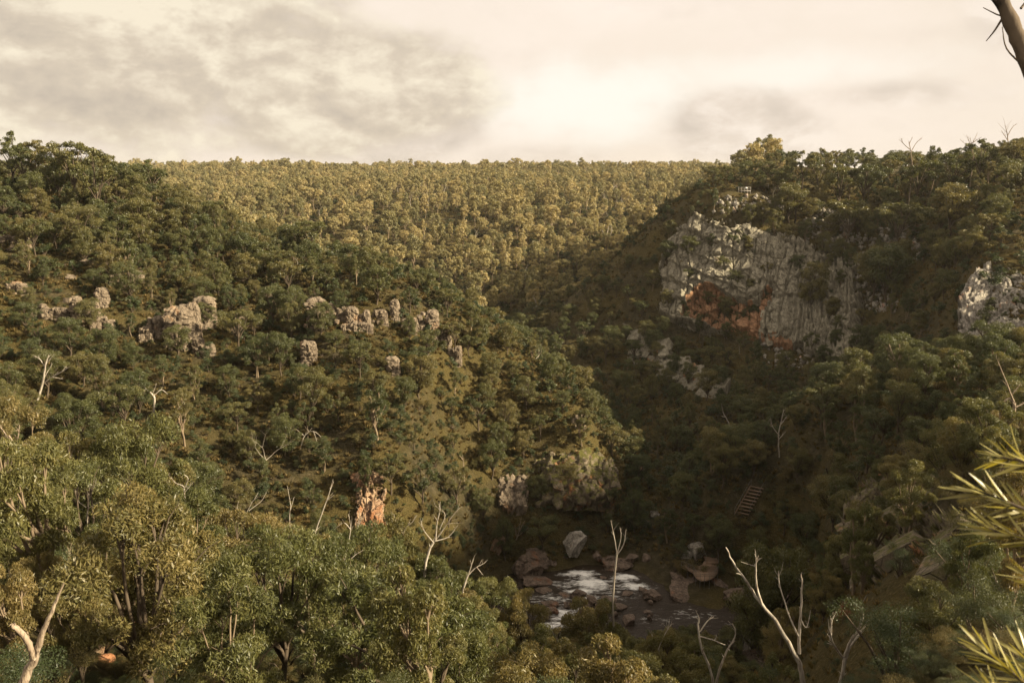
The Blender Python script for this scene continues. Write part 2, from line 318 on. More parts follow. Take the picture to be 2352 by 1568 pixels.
# ------------------------------------------------------------------ terrain: a height field fitted to profiles along view columns
COLS = {   # column (2352-wide view) : [(forward distance m, ground height m) ...]
 -900: [(20, 56), (50, 52), (100, 52), (150, 62), (250, 68), (600, 62), (1500, 63)],
 -300: [(20, 54), (45, 46), (70, 41), (90, 36), (120, 43), (150, 54), (190, 63), (250, 63), (500, 57), (1200, 60)],
 0:    [(15, 52.5), (30, 48), (45, 43), (62, 38), (85, 28), (110, 34), (130, 43), (155, 52), (175, 58), (190, 61), (250, 58), (400, 50), (800, 54), (1500, 62)],
 300:  [(15, 53), (28, 47), (45, 41.5), (60, 35), (85, 25), (112, 30), (135, 37), (142, 42), (157, 46), (177, 53), (195, 59), (260, 52), (400, 40), (700, 46), (1200, 59)],
 600:  [(15, 53.5), (35, 43), (50, 35), (65, 27), (80, 18), (95, 15), (108, 20), (120, 27), (143, 36), (170, 43), (195, 50), (260, 38), (370, 20), (450, 30), (540, 44), (700, 52), (1000, 57), (1600, 62)],
 900:  [(15, 53.5), (40, 38), (58, 29), (72, 19), (85, 9), (97, 6), (103, 12), (112, 23), (120, 26), (132, 31), (147, 37), (157, 42), (165, 45), (200, 32), (300, 9), (370, 5), (430, 18), (520, 39), (650, 51), (1000, 58), (1500, 62)],
 1150: [(15, 53), (40, 36), (62, 24), (80, 9), (92, 1.5), (100, -0.8), (119, -0.8), (125, 2), (129, 8), (134, 12), (143, 17.5), (152, 23), (160, 28), (168, 32), (200, 22), (260, 10), (340, 3), (400, 13), (450, 21), (530, 39), (650, 50), (1000, 57), (1500, 61)],
 1350: [(15, 53), (45, 32), (65, 20), (80, 9), (95, 0), (101, -0.9), (122, -0.9), (129, 2), (133, 8), (141, 17), (150, 21), (175, 11), (200, 6), (235, 7), (262, 16), (285, 26), (340, 9), (385, 5), (440, 17), (530, 37), (650, 49), (1000, 57), (1500, 61)],
 1500: [(15, 53), (45, 32), (65, 19), (85, 5), (95, 0), (101, -0.9), (118, -0.9), (128, 1), (145, 2), (185, 2.7), (210, 4), (228, 8), (247, 18), (262, 31), (270, 42), (277, 47), (330, 35), (410, 18), (480, 22), (560, 38), (680, 49), (1000, 57), (1500, 61)],
 1650: [(15, 53), (45, 33), (65, 20), (85, 7), (98, 0.5), (103, -0.8), (110, -0.8), (116, 1.0), (122, 1.2), (129, 9), (136, 12), (155, 6), (180, 3), (195, 4), (212, 7), (236, 13), (246, 22), (257, 48), (262, 54), (270, 58.5), (300, 61), (400, 58), (700, 56), (1200, 59)],
 1730: [(15, 53), (45, 34), (65, 21), (85, 7), (96, 1.0), (104, -0.7), (112, -0.2), (121, 1.2), (127, 7), (134, 13), (142, 13), (160, 6), (190, 4)],
 1850: [(15, 53.5), (40, 35), (55, 25), (70, 15), (85, 7), (98, 1.0), (106, -0.6), (114, -0.4), (121, 5), (129, 15), (137, 22), (147, 22), (160, 14), (175, 8), (192, 7), (215, 11.5), (227, 16), (242, 34), (262, 54), (290, 64), (400, 62), (1200, 62)],
 1950: [(15, 53.8), (40, 38), (55, 30), (70, 23), (84, 17), (97, 13), (108, 13), (120, 20), (132, 26), (144, 25), (165, 15), (190, 12)],
 2050: [(15, 54), (40, 41), (55, 35), (68, 29), (77, 25), (85, 31), (96, 32), (110, 32), (130, 27), (155, 18), (185, 17), (200, 26), (212, 30), (232, 40), (255, 51), (280, 61), (300, 64), (400, 63), (1200, 63)],
 2250: [(15, 55.5), (40, 45), (60, 41), (80, 40), (100, 38), (125, 36), (148, 36), (162, 46), (180, 51), (215, 59), (250, 65), (275, 67), (400, 66), (1200, 64)],
 2450: [(20, 54), (40, 47), (60, 43), (80, 41), (100, 40), (130, 41), (160, 49), (200, 58), (250, 67), (300, 70), (400, 68), (1200, 65)],
 2900: [(20, 55), (40, 48), (80, 42), (130, 44), (200, 58), (300, 71), (500, 70), (1200, 66)],
}
pts = []
def polar(x, y): return math.atan2(x, y), math.log(math.hypot(x, y))
for u, prof in COLS.items():
    th = math.atan((u - 1176) / FPX)
    for d, z in prof: pts.append((th, math.log(d / math.cos(th)), z))
    for d, z in ((0.9, 64.1), (2.5, 62.4), (6.5, 58.8 if u < 2000 else 59.5)): pts.append((th, math.log(d), z))
    for d, z in ((2300, 63), (4500, 76 if 1400 < u < 1800 else 66), (8000, 64)): pts.append((th, math.log(d), z))
for th in (-115, -85, 60, 75, 100, 120):
    for d, z in ((1, 64.3), (5, 62), (20, 55), (60, 45), (150, 42), (400, 55), (1500, 62), (8000, 64)) if th > 0 else ((1, 64.3), (5, 63.5), (20, 62), (60, 61), (150, 64), (400, 66), (1500, 64), (8000, 64)): pts.append((R(th), math.log(d), z))
pts = np.array(pts); LSC = 0.55
def rbf_coords(th, L): return np.stack([th, L * LSC], -1)
def tps(r2): return np.where(r2 > 1e-12, 0.5 * r2 * np.log(np.maximum(r2, 1e-12)), 0.0)
cp = rbf_coords(pts[:, 0], pts[:, 1]); n = len(cp)
A = np.zeros((n + 3, n + 3)); A[:n, :n] = tps(((cp[:, None] - cp[None]) ** 2).sum(-1)) + np.eye(n) * 2e-4
A[:n, n] = 1; A[:n, n + 1:] = cp; A[n:, :n] = A[:n, n:].T
wts = np.linalg.solve(A, np.concatenate([pts[:, 2], np.zeros(3)]))
def lattice(x, y, seed):
    """smooth value noise, unit period"""
    xi = np.floor(x).astype(np.int64); yi = np.floor(y).astype(np.int64); fx = x - xi; fy = y - yi
    fx = fx * fx * (3 - 2 * fx); fy = fy * fy * (3 - 2 * fy)
    def h(a, b):
        k = (a * 374761393 + b * 668265263 + seed * 1442695041) & 0x7fffffff
        k = ((k ^ (k >> 13)) * 1274126177) & 0x7fffffff
        return ((k ^ (k >> 16)) & 0xffff) / 65535.0
    return (h(xi, yi) * (1 - fx) + h(xi + 1, yi) * fx) * (1 - fy) + (h(xi, yi + 1) * (1 - fx) + h(xi + 1, yi + 1) * fx) * fy
def ground_base(th, L):
    q = rbf_coords(th.ravel(), L.ravel()); z = np.empty(len(q))
    for i in range(0, len(q), 20000):
        c = q[i:i + 20000]
        z[i:i + 20000] = tps(((c[:, None] - cp[None]) ** 2).sum(-1)) @ wts[:n] + wts[n] + c @ wts[n + 1:]
    return z.reshape(th.shape)
NTH, NL = 300, 330
TH = np.linspace(R(-112), R(118), NTH); TH = np.concatenate([np.linspace(R(-112), R(-40), 40)[:-1], np.linspace(R(-40), R(42), 240), np.linspace(R(42), R(118), 40)[1:]])
LL = np.concatenate([np.linspace(math.log(0.4), math.log(30), 50)[:-1], np.linspace(math.log(30), math.log(320), 210)[:-1], np.linspace(math.log(320), math.log(7500), 80)])
TG, LG = np.meshgrid(TH, LL, indexing='ij')
ZG = ground_base(TG, LG)
RG = np.exp(LG); XG, YG = RG * np.sin(TG), RG * np.cos(TG)
amp = np.clip((RG - 8) / 40, 0, 1)
ZG += amp * (1.6 * (lattice(XG / 11, YG / 11, 1) - 0.5) + 0.9 * (lattice(XG / 4.1, YG / 4.1, 2) - 0.5)) * np.where(ZG < 1.5, 0.25, 1)
ZG += np.clip((RG - 380) / 300, 0, 1) * 12 * (lattice(XG / 160, YG / 160, 5) - 0.5)
def ground_z(x, y):
    """bilinear lookup in the polar grid"""
    x = np.asarray(x, float); y = np.asarray(y, float)
    th = np.arctan2(x, y); L = np.log(np.hypot(x, y) + 1e-6)
    i = np.clip(np.searchsorted(TH, th) - 1, 0, len(TH) - 2); j = np.clip(np.searchsorted(LL, L) - 1, 0, len(LL) - 2)
    a = np.clip((th - TH[i]) / (TH[i + 1] - TH[i]), 0, 1); b = np.clip((L - LL[j]) / (LL[j + 1] - LL[j]), 0, 1)
    return ZG[i, j] * (1 - a) * (1 - b) + ZG[i + 1, j] * a * (1 - b) + ZG[i, j + 1] * (1 - a) * b + ZG[i + 1, j + 1] * a * b
a_, b_ = ZG.shape
idx = np.arange(a_ * b_).reshape(a_, b_)
gf = np.stack([idx[:-1, :-1], idx[:-1, 1:], idx[1:, 1:], idx[1:, :-1]], -1).reshape(-1, 4)
gm = mesh_np('ground', np.stack([XG, YG, ZG], -1).reshape(-1, 3), gf[:, ::-1].copy(), [M['ground']], True)
if gm.polygons[100].normal.z < 0: gm.flip_normals()
tag(add('ground', gm), 'steep gorge slopes of brown soil, leaf litter and dry grass', kind='structure')
def hit(u, v, d0=4, d1=2500):
    """first ground point under a pixel"""
    ds = np.exp(np.linspace(math.log(d0), math.log(d1), 900))
    a = (v - 784) / FPX; fy = math.cos(PITCH) - a * math.sin(PITCH); fz = -math.sin(PITCH) - a * math.cos(PITCH)
    k = ds / fy; x = (u - 1176) / FPX * k; z = CAMZ + fz * k
    b = np.nonzero(z < ground_z(x, ds))[0]
    i = b[0] if len(b) else len(ds) - 1
    return Vector((x[i], ds[i], float(ground_z(x[i], ds[i]))))

# ------------------------------------------------------------------ rock faces, crags and boulders
rng = np.random.default_rng(11); random.seed(11)
def hash01(a, b, seed):
    k = (a.astype(np.int64) * 73856093 ^ b.astype(np.int64) * 19349663 ^ (seed * 83492791)) & 0x7fffffff
    k = ((k ^ (k >> 13)) * 1274126177) & 0x7fffffff
    return ((k ^ (k >> 16)) & 0xffff) / 65535.0
def blocks(a, b, ca, cb, seed, tilt=0.5, crack=0.12):
    """fractured-rock relief: every cell of a jittered lattice stands at its own depth and tilt, joints between cells are recessed"""
    A, B = a / ca, b / cb; ia, ib = np.floor(A), np.floor(B)
    best = np.full(a.shape, 1e9); second = best.copy(); val = np.zeros(a.shape)
    for da in (-1, 0, 1):
        for db in (-1, 0, 1):
            ja, jb = ia + da, ib + db
            px = ja + 0.5 + 0.75 * (hash01(ja, jb, seed) - 0.5); py = jb + 0.5 + 0.75 * (hash01(ja, jb, seed + 1) - 0.5)
            dx, dy = A - px, B - py
            d = np.maximum(np.abs(dx), np.abs(dy)) + 0.25 * np.hypot(dx, dy)
            v = hash01(ja, jb, seed + 2) - 0.5 + tilt * ((hash01(ja, jb, seed + 3) - 0.5) * dx * 2 + (hash01(ja, jb, seed + 4) - 0.5) * dy * 2)
            m = d < best
            second = np.where(m, best, np.minimum(second, d)); val = np.where(m, v, val); best = np.where(m, d, best)
    e = np.clip((second - best) / crack, 0, 1)
    return val - (1 - e) * 0.55
def rock_face(ctrl, nu, nv, scales, mat, seed, shear=0.35, stain=None, relief=None, sink=2.5, clear=.8):
    """ctrl: rows (top to bottom) of (u, v, d) pixel / distance controls -> displaced rock sheet with closed sunken rim"""
    ctrl = [[(u, v, min(d, hit(u, v, 30).y - clear)) for (u, v, d) in row] for row in ctrl]     # stands proud of the slope behind it
    C = np.array([[tuple(P(*q)) for q in row] for row in ctrl]); UV = np.array([[q[:2] for q in row] for row in ctrl], float)
    s = np.linspace(0, 1, nu); tt = np.linspace(0, 1, nv); S, T = np.meshgrid(s, tt)
    S2 = np.clip(S + (S * (1 - S) * 4) * 0.03 * (lattice(T * 9, S * 0 + seed, seed) - 0.5), 0, 1)
    def interp(G):
        r, c = G.shape[:2]
        y = T * (r - 1); x = S2 * (c - 1); y0 = np.clip(y.astype(int), 0, r - 2); x0 = np.clip(x.astype(int), 0, c - 2)
        fy = (y - y0)[..., None]; fx = (x - x0)[..., None]
        return G[y0, x0] * (1 - fx) * (1 - fy) + G[y0, x0 + 1] * fx * (1 - fy) + G[y0 + 1, x0] * (1 - fx) * fy + G[y0 + 1, x0 + 1] * fx * fy
    Q = interp(C); UVq = interp(UV)
    wm = np.linalg.norm(C[:, -1] - C[:, 0], axis=1).mean(); hm = np.linalg.norm(C[-1] - C[0], axis=1).mean()
    a, b = S * wm, T * hm
    # wobble, then dip the joint sets
    a2 = a + 0.9 * (lattice(a / 5, b / 5, seed + 7) - 0.5) * 2; b2 = b + shear * a + 0.9 * (lattice(a / 5, b / 5, seed + 8) - 0.5) * 2
    D = np.zeros(a.shape)
    for k, (ca, cb, am, ti) in enumerate(scales): D += am * blocks(a2, b2, ca, cb, seed + 10 * k, ti)
    D += 0.12 * (lattice(a / 0.7, b / 0.7, seed + 5) - 0.5)
    gx = np.gradient(Q, axis=1); gy = np.gradient(Q, axis=0)
    N = np.cross(gx, gy); N /= np.linalg.norm(N, axis=-1)[..., None]
    flip = (N * (Q - np.array([0, 0, CAMZ]))).sum(-1) > 0; N[flip] *= -1
    Nm = N.mean((0, 1)); N = 0.4 * N + 0.6 * Nm; N /= np.linalg.norm(N, axis=-1)[..., None]
    if relief is not None: D += relief(UVq[..., 0], UVq[..., 1])
    e = np.minimum(np.minimum(S, 1 - S) * wm, np.minimum(T, 1 - T) * hm)
    e = e - min(4.0, .12 * wm) * np.clip(blocks(a2, b2, wm * .07, hm * .08, seed + 70, 0, .05) + .5, 0, 1)      # the rim breaks off block by block
    D -= sink * np.clip(1 - e / (.03 * wm), 0, 1)
    X = Q + N * D[..., None]
    idx = np.arange(nu * nv).reshape(nv, nu)
    F = np.stack([idx[:-1, :-1], idx[:-1, 1:], idx[1:, 1:], idx[1:, :-1]], -1).reshape(-1, 4)
    st = stain(UVq[..., 0], UVq[..., 1]) if stain else np.zeros(a.shape)
    me = mesh_np('rock_face', X.reshape(-1, 3), F, [mat], False, attrs={'stain': ('POINT', st.ravel())})
    return me, X, N, UVq

def hull_mesh(name, seed, mat, n=16, box=0.78, jit=0.16, bevel=0.10):
    """an angular broken block of unit size: hull of points near a box, edges knocked off"""
    r = random.Random(seed); bm = bmesh.new()
    for sx in (-1, 1):
        for sy in (-1, 1):
            for sz in (-1, 1):
                bm.verts.new((sx * (box + r.uniform(-jit, jit)) * 0.5, sy * (box + r.uniform(-jit, jit)) * 0.5, sz * (box + r.uniform(-jit, jit)) * 0.5))
    for i in range(n - 8):
        v = Vector((r.gauss(0, 1), r.gauss(0, 1), r.gauss(0, 1))).normalized() * r.uniform(0.46, 0.56); bm.verts.new(v)
    res = bmesh.ops.convex_hull(bm, input=bm.verts[:])
    junk = [g for g in res['geom_interior'] if isinstance(g, bmesh.types.BMVert)]
    bmesh.ops.delete(bm, geom=junk, context='VERTS')
    me = bpy.data.meshes.new(name); bm.to_mesh(me); bm.free(); me.materials.append(mat); return me
def rough_mesh(name, seed, mat, cuts=4):
    """a bigger block: box cut by random planes, finely divided and worn"""
    r = random.Random(seed); bm = bmesh.new(); bmesh.ops.create_cube(bm, size=1.0)
    for i in range(13):
        nrm = Vector((r.gauss(0, 1), r.gauss(0, 1), r.gauss(0, 1))).normalized()
        g = bm.verts[:] + bm.edges[:] + bm.faces[:]
        res = bmesh.ops.bisect_plane(bm, geom=g, plane_co=nrm * r.uniform(0.38, 0.55), plane_no=nrm, clear_outer=True)
        ed = [e for e in res['geom_cut'] if isinstance(e, bmesh.types.BMEdge)]
        if ed: bmesh.ops.edgeloop_fill(bm, edges=ed)
    bmesh.ops.triangulate(bm, faces=bm.faces[:])
    bmesh.ops.subdivide_edges(bm, edges=bm.edges[:], cuts=cuts, use_grid_fill=True)
    s = seed % 97
    for v in bm.verts:
        c = np.array([v.co.x, v.co.y, v.co.z])
        k = float(lattice(np.array([c[0] * 4 + s]), np.array([c[1] * 4 + c[2] * 3.1]), 3)[0] - 0.5) * 0.08 + float(lattice(np.array([c[0] * 11 + s]), np.array([c[2] * 11 + c[1] * 9.1]), 4)[0] - 0.5) * 0.045
        lay = 0.02 * math.sin(c[2] * 26 + s + 2 * c[0])
        v.co += v.co.normalized() * k + Vector((v.co.x, v.co.y, 0)) * lay
    me = bpy.data.meshes.new(name); bm.to_mesh(me); bm.free(); me.materials.append(mat); return me
HULL = {k: [hull_mesh('block', 40 + i, M[k]) for i in range(6)] for k in ('cliff', 'crag', 'grey_rock', 'mossy', 'river_rock', 'red_rock')}
ROUGH = {k: [rough_mesh('boulder', 70 + i, M[k]) for i in range(5)] for k in ('crag', 'grey_rock', 'river_rock', 'mossy', 'red_rock')}

def proud_blocks(root, X, N, UVq, count, mat, smin, smax, seed, avoid=None, flat=0.5):
    r = random.Random(seed); nv, nu = X.shape[:2]
    for i in range(count):
        y, x = r.randrange(int(nv * .06), int(nv * .94)), r.randrange(int(nu * .06), int(nu * .94))
        if avoid is not None and avoid(UVq[y, x, 0], UVq[y, x, 1]): continue
        o = add('block', r.choice(HULL[mat]), root)
        nrm = Vector(N[y, x]); s = r.uniform(smin, smax) * (1.0 if r.random() < 0.8 else 1.5)
        o.location = Vector(X[y, x]) - nrm * s * 0.18
        q = nrm.to_track_quat('Y', 'Z'); o.rotation_euler = (q.to_matrix().to_4x4() @ Matrix.Rotation(r.uniform(-0.3, 0.3) + 0.2, 4, 'Y') @ Matrix.Rotation(r.uniform(-.2, .2), 4, 'X')).to_euler()
        o.scale = (s * r.uniform(0.7, 1.4), s * flat * r.uniform(0.8, 1.3), s * r.uniform(0.8, 1.7))

# the big cliff: lichen-grey upper wall, overhang, orange alcove below it, columns at the far side
def poly_mask(u, v, poly):
    ins = np.zeros(u.shape, bool); m = len(poly); j = m - 1
    for i in range(m):
        (xi, yi), (xj, yj) = poly[i], poly[j]
        c = ((yi > v) != (yj > v)) & (u < (xj - xi) * (v - yi) / (yj - yi + 1e-9) + xi)
        ins ^= c; j = i
    return ins
ALC = [(1562, 722), (1578, 690), (1596, 668), (1612, 655), (1632, 650), (1655, 662), (1690, 684), (1722, 690), (1742, 690), (1756, 662), (1774, 656), (1766, 690), (1752, 720), (1738, 775), (1700, 768), (1640, 745), (1600, 735)]
ALC2 = [(1748, 762), (1812, 772), (1822, 800), (1780, 812), (1750, 785)]
ORS = [(1590, 575), (1650, 585), (1660, 640), (1640, 652), (1605, 620), (1580, 600)]
def cliff_relief(u, v):
    w = 6 * (lattice(u / 9, v / 9, 21) - 0.5)
    rec = poly_mask(u + w, v + w, ALC).astype(float)
    D = -2.3 * rec
    brow = poly_mask(u + w, v + w + 34, ALC).astype(float) * (1 - rec)
    D += 1.0 * brow
    D -= 1.0 * poly_mask(u + w, v + w, ALC2)
    col = np.clip((u - 1770) / 60, 0, 1)                 # columns on the far side
    ph = u / 10.5 + 2.2 * lattice(u / 40, v / 70, 22); pv = u / 26 + .12 * v / 26 + 1.6 * lattice(u / 45, v / 80, 23)
    D -= 0.9 * np.exp(-(((pv % 1) - .5) / .055) ** 2)      # deep upright fractures
    D += col * 0.9 * (np.abs((ph % 1) - 0.5) * 2 - 0.5)
    D += 1.6 * np.clip((1560 - u) / 50, 0, 1) * -1 + 1.3 * ((((v - 0.42 * u) + 14 * lattice(u / 30, v / 30, 24)) / 42.0) % 1 - .5) * np.clip((1800 - u) / 150, 0, 1)
    return D
def cliff_stain(u, v):
    w = 10 * (lattice(u / 14, v / 14, 31) - 0.5)
    s = np.clip(poly_mask(u + w, v + w, ALC) * 0.95 + poly_mask(u + w, v + w, ALC2) * 0.7 + poly_mask(u + w, v + w, ORS) * 0.22, 0, 1)
    st = 0.25 * (lattice(u / 5, v / 60, 33) - 0.6) * (s > 0.5)
    return s + st + 0.22 * (lattice(u / 30, v / 18, 32) > 0.74)
cliff_ctrl = [
 [(1560, 520, 272), (1600, 478, 263), (1680, 486, 258), (1760, 500, 257), (1840, 540, 250), (1920, 560, 252), (1990, 600, 244)],
 [(1497, 560, 269), (1570, 552, 259), (1660, 560, 252), (1750, 570, 249), (1840, 600, 245), (1920, 620, 244), (1995, 650, 238)],
 [(1494, 640, 262), (1560, 640, 251), (1640, 640, 246), (1740, 645, 244), (1830, 660, 240), (1910, 690, 237), (1995, 710, 230)],
 [(1496, 705, 254), (1560, 715, 247), (1640, 715, 244), (1740, 720, 240), (1830, 735, 235), (1910, 760, 230), (1990, 775, 221)],
 [(1535, 725, 249), (1580, 745, 244), (1650, 765, 240), (1740, 790, 235), (1830, 815, 229), (1900, 838, 222), (1975, 845, 215)],
]
root = tag(empty('rock_cliff', hit(1750, 810)), 'huge grey lichened cliff with an orange overhung alcove below the hilltop lookout', 'cliff')
root.location = (0, 0, 0)
me, X, N, UVq = rock_face(cliff_ctrl, 440, 320, [(9, 13, 1.3, 0.5), (3.2, 5.0, 1.25, 0.6), (1.2, 1.9, 0.42, 0.7)], M['cliff'], 5, 0.38, cliff_stain, cliff_relief, sink=4, clear=4.0)
add('cliff_face', me, root)
inalc = lambda u, v: bool(poly_mask(np.array([u]), np.array([v]), ALC)[0])
proud_blocks(root, X, N, UVq, 150, 'cliff', 0.7, 1.7, 3, inalc, 0.4)

FACES = [
 ('lower_cliff', 'dark stepped rock band with rusty patches under the big cliff', [
   [(1425, 735, 255), (1470, 745, 246), (1520, 790, 232), (1580, 820, 226), (1650, 850, 219)],
   [(1430, 790, 246), (1475, 800, 238), (1525, 830, 226), (1590, 860, 219), (1660, 890, 211)],
   [(1440, 840, 237), (1490, 850, 229), (1540, 875, 219), (1600, 900, 212), (1665, 915, 205)]], 90, 60, [(4, 5, 1.4, .5), (1.6, 2.2, .7, .7)], 'cliff', 26,
   lambda u, v: 0.75 * ((lattice(u / 22, v / 18, 41) > 0.62) & (v > 805))),
 ('rock_knoll', 'pale grey rounded outcrop alone among dark trees beside the cliff hill', [
   [(2225, 640, 160), (2245, 603, 161), (2285, 598, 163), (2330, 610, 165), (2360, 640, 168)],
   [(2193, 690, 152), (2225, 680, 151), (2280, 670, 154), (2330, 680, 158), (2375, 690, 164)],
   [(2195, 735, 147), (2225, 735, 146), (2275, 735, 149), (2330, 735, 154), (2385, 740, 160)],
   [(2200, 785, 145), (2225, 790, 144), (2275, 795, 147), (2330, 795, 152), (2385, 790, 158)]], 110, 100, [(4, 4, 1.0, .6), (1.3, 1.6, .6, .7), (.6, .7, .3, .7)], 'grey_rock', 47, None),
 ('spur_outcrop', 'cracked grey-brown outcrop low on the spur above the rapids', [
   [(1215, 1050, 141), (1270, 1030, 140), (1330, 1022, 139), (1385, 1030, 139), (1420, 1060, 139)],
   [(1215, 1110, 135), (1270, 1090, 134), (1330, 1085, 133), (1385, 1090, 133), (1425, 1110, 134)],
   [(1215, 1165, 131), (1270, 1160, 130), (1330, 1160, 129), (1385, 1165, 130), (1420, 1170, 131)]], 90, 70, [(3, 3.4, 1.0, .6), (1.1, 1.4, .6, .7)], 'mossy', 53, None),
 ('spur_outcrop', 'small stepped outcrop with upright joints on the spur, uphill of the leaning river boulder', [
   [(1140, 1095, 137), (1175, 1085, 136), (1215, 1090, 136)], [(1140, 1125, 133), (1175, 1122, 132), (1218, 1125, 132)],
   [(1145, 1168, 129), (1180, 1170, 128), (1215, 1168, 129)]], 50, 50, [(2, 2.6, .8, .6), (.8, 1.1, .5, .7)], 'crag', 59, None),
 ('orange_bluff', 'narrow rusty orange bluff splitting the shrubby spur slope', [
   [(800, 1085, 113), (840, 1080, 111.5), (885, 1070, 112)], [(805, 1140, 108), (842, 1140, 106.5), (892, 1135, 108)],
   [(810, 1215, 104), (845, 1215, 103), (890, 1212, 105)]], 60, 80, [(1.6, 3.5, 1.0, .5), (.8, 1.4, .5, .7)], 'red_rock', 61, None),
 ('mossy_bluff', 'mossy brown bluff jutting above the creek below the sunlit gums', [
   [(1965, 1110, 84), (2010, 1085, 85), (2080, 1090, 86), (2150, 1110, 88), (2230, 1130, 90)],
   [(1925, 1180, 80), (1985, 1165, 79), (2060, 1170, 81), (2140, 1180, 83), (2230, 1190, 86)],
   [(1930, 1250, 76), (1985, 1245, 75), (2060, 1245, 77), (2140, 1250, 79), (2230, 1250, 82)],
   [(1920, 1345, 71), (1985, 1345, 70), (2060, 1340, 72), (2140, 1330, 74), (2230, 1320, 77)]], 150, 130, [(3.4, 2.8, 1.5, .6), (1.2, 1.0, .65, .7), (.45, .5, .22, .7)], 'mossy', 67, None),
]
for name, lab, ctrl, nu, nv, scl, mat, seed, stain in FACES:
    r0 = tag(empty(name, (0, 0, 0)), lab, 'rock')
    me, X, N, UVq = rock_face(ctrl, nu, nv, scl, M[mat], seed, 0.3, stain, None, sink=1.2 if name == 'mossy_bluff' else 2.2)
    add('rock_face', me, r0)
    sz = np.linalg.norm(X[0, -1] - X[0, 0])
    proud_blocks(r0, X, N, UVq, 36, mat, sz * 0.05, sz * 0.12, seed, None, 0.6)

# sandstone crags on the spur: each is a stack of jointed blocks
def pillar_mesh(seed, mat):
    """a weathered crag pillar of unit size: rounded square in plan, cut by upright and level joints"""
    nt, nz = 44, 40; th = np.linspace(0, 2 * math.pi, nt, endpoint=False); z = np.linspace(0, 1, nz); Z, TH_ = np.meshgrid(z, th, indexing='ij')
    e = 3.4; base = .5 / (np.abs(np.cos(TH_)) ** e + np.abs(np.sin(TH_)) ** e) ** (1 / e)
    prof = np.interp(Z, [0, .12, .5, .8, .93, 1], [1.05, 1.0, .98, .95, .82, .45]) + .10 * (lattice(Z * 5, Z * 0 + seed, seed) - .5)
    a, b_ = TH_ * .55 * 2, Z * 2.2
    w = .25 * (lattice(a * 1.5 + 9, b_ * 1.5, seed + 3) - .5)
    D = .13 * blocks(a + w, b_ + w, .95, .62, seed, .5, .10) + .06 * blocks(a + w, b_ - w, .34, .26, seed + 5, .7, .16) + .03 * (lattice(a * 9, b_ * 9, seed + 9) - .5)
    r = base * prof + D * np.where(Z > .97, .4, 1)
    zz2 = Z + .05 * (blocks(a, b_, .9, .8, seed + 20, .3) if True else 0) * (Z > .9)
    lean = .06 * math.sin(seed)
    V = np.stack([r * np.cos(TH_) + lean * Z, r * np.sin(TH_), zz2], -1).reshape(-1, 3); V = np.vstack([V, [[lean, 0, 1.0]]])
    i = np.arange(nz * nt).reshape(nz, nt); n2 = np.roll(i, -1, 1)
    F = [list(q) for q in np.stack([i[:-1], n2[:-1], n2[1:], i[1:]], -1).reshape(-1, 4)] + [[i[-1, k], n2[-1, k], nz * nt] for k in range(nt)]
    return mesh_np('pillar', V, [[int(c) for c in f] for f in F], [M[mat]])
PIL = {k: [pillar_mesh(11 * i + 2, k) for i in range(6)] for k in ('crag', 'grey_rock')}
def crag(u0, v0, u1, v1, d, lab, mat='crag', seed=1, cols=1, rows=4):
    r = random.Random(seed); c = hit((u0 + u1) / 2, v1, 95); d = c.y; c.y -= .5
    root = tag(empty('crag', c), lab, 'rock', None)
    px = d / FPX * 1.02; w = (u1 - u0) * px; h = (v1 - v0) * px * .8
    cw = w / cols
    for i in range(cols):
        top = h * (1 if i == cols // 2 else r.uniform(0.45, .95)); o = add('pillar', r.choice(PIL[mat]), root)
        o.location = (-w / 2 + cw * (i + .5), .5 + r.uniform(-.2, .2) * cw, -1.3); o.scale = (cw * 1.12, max(cw * 1.2, 2.2), top + 1.3)
        o.rotation_euler = (r.uniform(-.05, .02), r.uniform(-.06, .06), r.choice((0, 1.57, 3.14, 4.71)) + r.uniform(-.35, .35))
    for i in range(5 + cols * 3):                          # blocks wedged on ledges and fallen at the foot
        o = add('block', r.choice(HULL[mat]), root); s_ = r.uniform(.14, .34) * min(w, h)
        if i % 2: o.location = (r.uniform(-.5, .5) * w, -.55 * cw, r.uniform(-.1, .12) * h)
        else: o.location = (r.uniform(-.42, .42) * w, r.uniform(-.45, 0) * cw, r.uniform(.45, .95) * h)
        o.scale = (s_ * r.uniform(.8, 1.5), s_, s_ * r.uniform(.6, 1.1)); o.rotation_euler = (r.uniform(-.3, .3), r.uniform(-.3, .3), r.uniform(0, 3))
    return root
